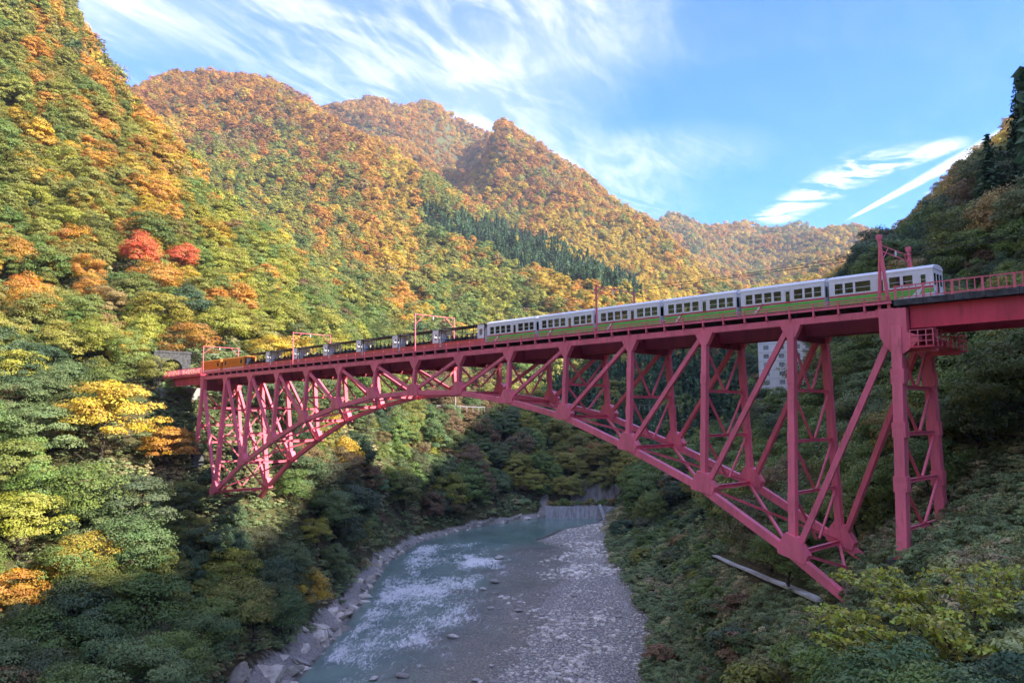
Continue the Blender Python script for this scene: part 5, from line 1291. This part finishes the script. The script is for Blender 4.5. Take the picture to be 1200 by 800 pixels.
for f in range(NF):
    z0 = f*FH
    for a, c in wx:
        w = MB().box(a-.08, a+.03, -hy-.06, -hy+.12, z0+.87, z0+2.23).box(c-.03, c+.08, -hy-.06, -hy+.12, z0+.87, z0+2.23).box(a+.031, c-.031, -hy-.06, -hy+.12, z0+.87, z0+.98).box(a+.031, c-.031, -hy-.06, -hy+.12, z0+2.12, z0+2.23).box((a+c)/2-.03, (a+c)/2+.03, -hy+.02, -hy+.1, z0+.981, z0+2.119).build('window', FRAME, AB)
        MB().box(a+.031, c-.031, -hy+.13, -hy+.16, z0+.98, z0+2.12).build('pane', BGLASS, w)
    for a, c in ((-2.6,-1.5),(1.2,2.3)):
        w = MB().box(-hx-.06, -hx+.1, a-.08, a+.03, z0+.87, z0+2.18).box(-hx-.06, -hx+.1, c-.03, c+.08, z0+.87, z0+2.18).box(-hx-.06, -hx+.1, a+.031, c-.031, z0+.87, z0+.98).box(-hx-.06, -hx+.1, a+.031, c-.031, z0+2.07, z0+2.18).build('window', FRAME, AB)
        MB().box(-hx+.13, -hx+.16, a+.031, c-.031, z0+.98, z0+2.07).build('pane', BGLASS, w)
for xx in (1.2,): MB().tube((xx,-hy-.12,0),(xx,-hy-.12,NF*FH),.16,n=8).build('drain_pipe', GREY, AB)
# tunnel portal at the left end of the bridge
tp = empty('tunnel_portal', BP(tn(0)-19.0, 0, 0), -YAW, 'grey concrete tunnel portal at the left end of the bridge', 'tunnel portal')
out = [(-3.4,-3),(-3.4,5.6),(3.4,5.6),(3.4,-3)]; ins = [(1.9,-.2)]+[(1.9*math.cos(t), 2.6+1.9*math.sin(t)) for t in np.linspace(0, math.pi, 11)]+[(-1.9,-.2)]
b = MB(); b.box(-1.2, 0, -3.4, -1.9, -3, 5.6).box(-1.2, 0, 1.9, 3.4, -3, 5.6)
ar = [(1.9*math.cos(t), 2.6+1.9*math.sin(t)) for t in np.linspace(0, math.pi, 11)]
for (y0, z0), (y1, z1) in zip(ar, ar[1:]):
    b.add([(-1.2,y0,z0),(0,y0,z0),(0,y1,z1),(-1.2,y1,z1),(-1.2,y0,5.6),(0,y0,5.6),(0,y1,5.6),(-1.2,y1,5.6)], [[0,1,2,3],[4,7,6,5],[0,4,5,1],[3,2,6,7],[0,3,7,4],[1,5,6,2]])
b.build('portal_wall', LEDGE, tp); MB().box(-1.3, .12, -3.55, 3.55, 5.603, 6.0).build('coping', LEDGE, tp)
MB().box(-9, -1.21, -2.4, 2.4, 4.9, 5.2).box(-9, -1.21, -2.5, -2.1, -2, 4.89).box(-9, -1.21, 2.1, 2.5, -2, 4.89).build('lining', LEDGE, tp)
ab = empty('bridge_abutment', BP(tn(0)-15.2, 0, 0), -YAW, 'dark concrete abutment carrying the left side span', 'abutment')
MB().box(-2.6, .2, -3.6, 3.6, -6, -.9).build('wall', CONC, ab, .05)
# poles on the right hillside
for px, pt, pb, Y, lab in [(1113,288,330,150,'thin grey utility pole on the dark right hillside'),(1131,300,345,120,'short utility pole behind the right side span')]:
    X, Yv, Z = at(px, pt, Y); e = empty('utility_pole', (X, Y, Z-9), 0, lab, 'utility pole')
    MB().tube((0,0,0),(0,0,9),.13,.09).build('pole', GREY, e); MB().box(-.8,.8,-.05,.05,8.2,8.32).build('crossarm', GREY, e)
    for q in (-.7,0,.7): MB().tube((q,0,8.32),(q,0,8.5),.05).build('insulator', CWHITE, e)

# ------------------------------------------------------------------ the yellow leaved tree in the lower right corner
rg = np.random.default_rng(77)
x0, y0, z0 = at(1165, 905, 27); z0 = min(z0, terrain([x0],[y0])[0]) if terrain([x0],[y0])[0] > z0-3 else z0
FT = empty('spreading_tree', (x0, y0, z0), 0, 'spreading tree with layered yellow green leaves on dark branches, lower right corner', 'tree')
wood = MB(); LC, LN, LO = [], [], []
def limb(p, q, r0, r1, n=4, wob=.12):
    prev = Vector(p); P = [prev]
    for i in range(1, n+1):
        f = i/n; c = Vector(p).lerp(Vector(q), f)+Vector(rg.normal(size=3))*wob*(1 if i < n else 0); wood.tube(prev, c, r0+(r1-r0)*(i-1)/n, r0+(r1-r0)*f, 6); prev = c; P.append(c)
    return P
def local(px, py, Y): return Vector(at(px, py, Y))-Vector((x0, y0, z0))
fork = local(1160, 800, 27.); trunk_p = limb((0,0,-1), fork, .16, .11, 4, .06)
sprays = [  # tip column, row, depth, half width in pixels
 (1000,672,30,30),(1045,668,29,45),(985,712,28,40),(1040,706,27,45),(1090,690,28,45),(1130,668,29,50),(1170,660,30,45),(1205,668,30,35),(1080,722,26,55),(1120,715,27,50),(1165,705,28,45),(1200,715,28,40),
 (1015,738,26,45),(965,745,26,30),(1060,752,26,35),(1100,735,26,45),(1150,752,25,40),(1185,745,26,45),(1205,765,25,30),(1045,770,25,28),(975,722,29,30),(1190,690,29,40),(1180,780,24,35),(1075,772,25,20),(1140,690,28,35),(1060,690,29,35)]
for px, py, Y, w in sprays:
    tip = local(px, py, Y); base = fork.lerp(tip, rg.uniform(.15, .4))+Vector((0,0,-.2)); 
    P = limb(fork if rg.random() < .6 else trunk_p[3], tip, .055, .014, 6, .07)
    R0 = w*Y/F_PX
    for j in range(9):                        # twigs with leaves in a flat layer
        an = rg.random()*6.28; e = tip+Vector((math.cos(an)*R0*rg.uniform(.3,1.), math.sin(an)*R0*rg.uniform(.3,.6), rg.normal()*.05))
        s_ = P[rg.integers(3, len(P))]; limb(s_, e, .012, .005, 3, .04)
        m_ = 34; t = rg.random(m_)**.6; pts_ = np.array(s_)[None]*(1-t[:,None])+np.array(e)[None]*t[:,None]+rg.normal(size=(m_,3))*np.array([.10,.10,.035]); pts_[:,2] -= .03+.05*rg.random(m_)
        LC.append(pts_); nn = np.array([0,-.25,.75])+rg.normal(size=(m_,3))*.45; LN.append(nn)
wood.build('trunk', BARK, FT)
P_, Fq, vl = leaf_cards(np.concatenate(LC), np.concatenate(LN), .115, rg, elong=1.5)
me = mesh_np('leaves', P_, Fq, LEAF); a = me.attributes.new('v', 'FLOAT_VECTOR', 'POINT'); a.data.foreach_set('vector', vl.astype(np.float32).ravel())
o = link('leaves', me, FT); o.color = (.46, .47, .07, 1)
# rounded green shrubs under it
for px, py, Y, s, cn, lab in [(1035,800,24,1.25,'deep','rounded blue green shrub at the bottom edge below the yellow tree'),(1090,815,22,1.0,'green','fresh green shrub at the bottom edge right of the rounded one'),(1150,820,21,1.1,'deep','deep green shrub at the bottom edge near the corner'),
    (990,790,30,1.2,'green','mid green shrub left of the rounded blue green one'),(1205,810,21,1.2,'dark','dark shrub in the lower right corner'),(1110,790,35,1.7,'dark','dark shrub in the shade behind the yellow leaves'),(1190,765,36,1.8,'dark','dark bush behind the yellow leaves at the right edge')]:
    x, y, zt = at(px, py-30, Y); m_, H, R = NBUSH[rng.integers(3)]
    o = link('bush', m_, None, (x, y, zt-H*s)); o.scale = (s, s, s); o.rotation_euler = (0,0,rng.random()*6.28); o.color = (*(np.array(PAL[cn])*1.1), 1); tag(o, lab, 'bush', 'shrubs in the lower right corner')

# ------------------------------------------------------------------ air
zt = float(GZ.max())+40
hz = MB().box(float(gx[0])-20, float(gx[-1])+20, float(gy[0])-20, float(gy[-1])+20, float(GZ.min())-1.2, zt).build('haze', None)
m = bpy.data.materials.new('air'); m.use_nodes = True; t = m.node_tree; t.nodes.clear()
v = N(t, 'ShaderNodeVolumePrincipled', i_Density=.0001, i_Anisotropy=.2); v.inputs['Color'].default_value = (.80, .88, 1, 1)
lk(t, v.outputs[0], N(t, 'ShaderNodeOutputMaterial').inputs['Volume']); hz.data.materials.append(m)
tag(hz, 'thin autumn haze in the valley air', kind='stuff')
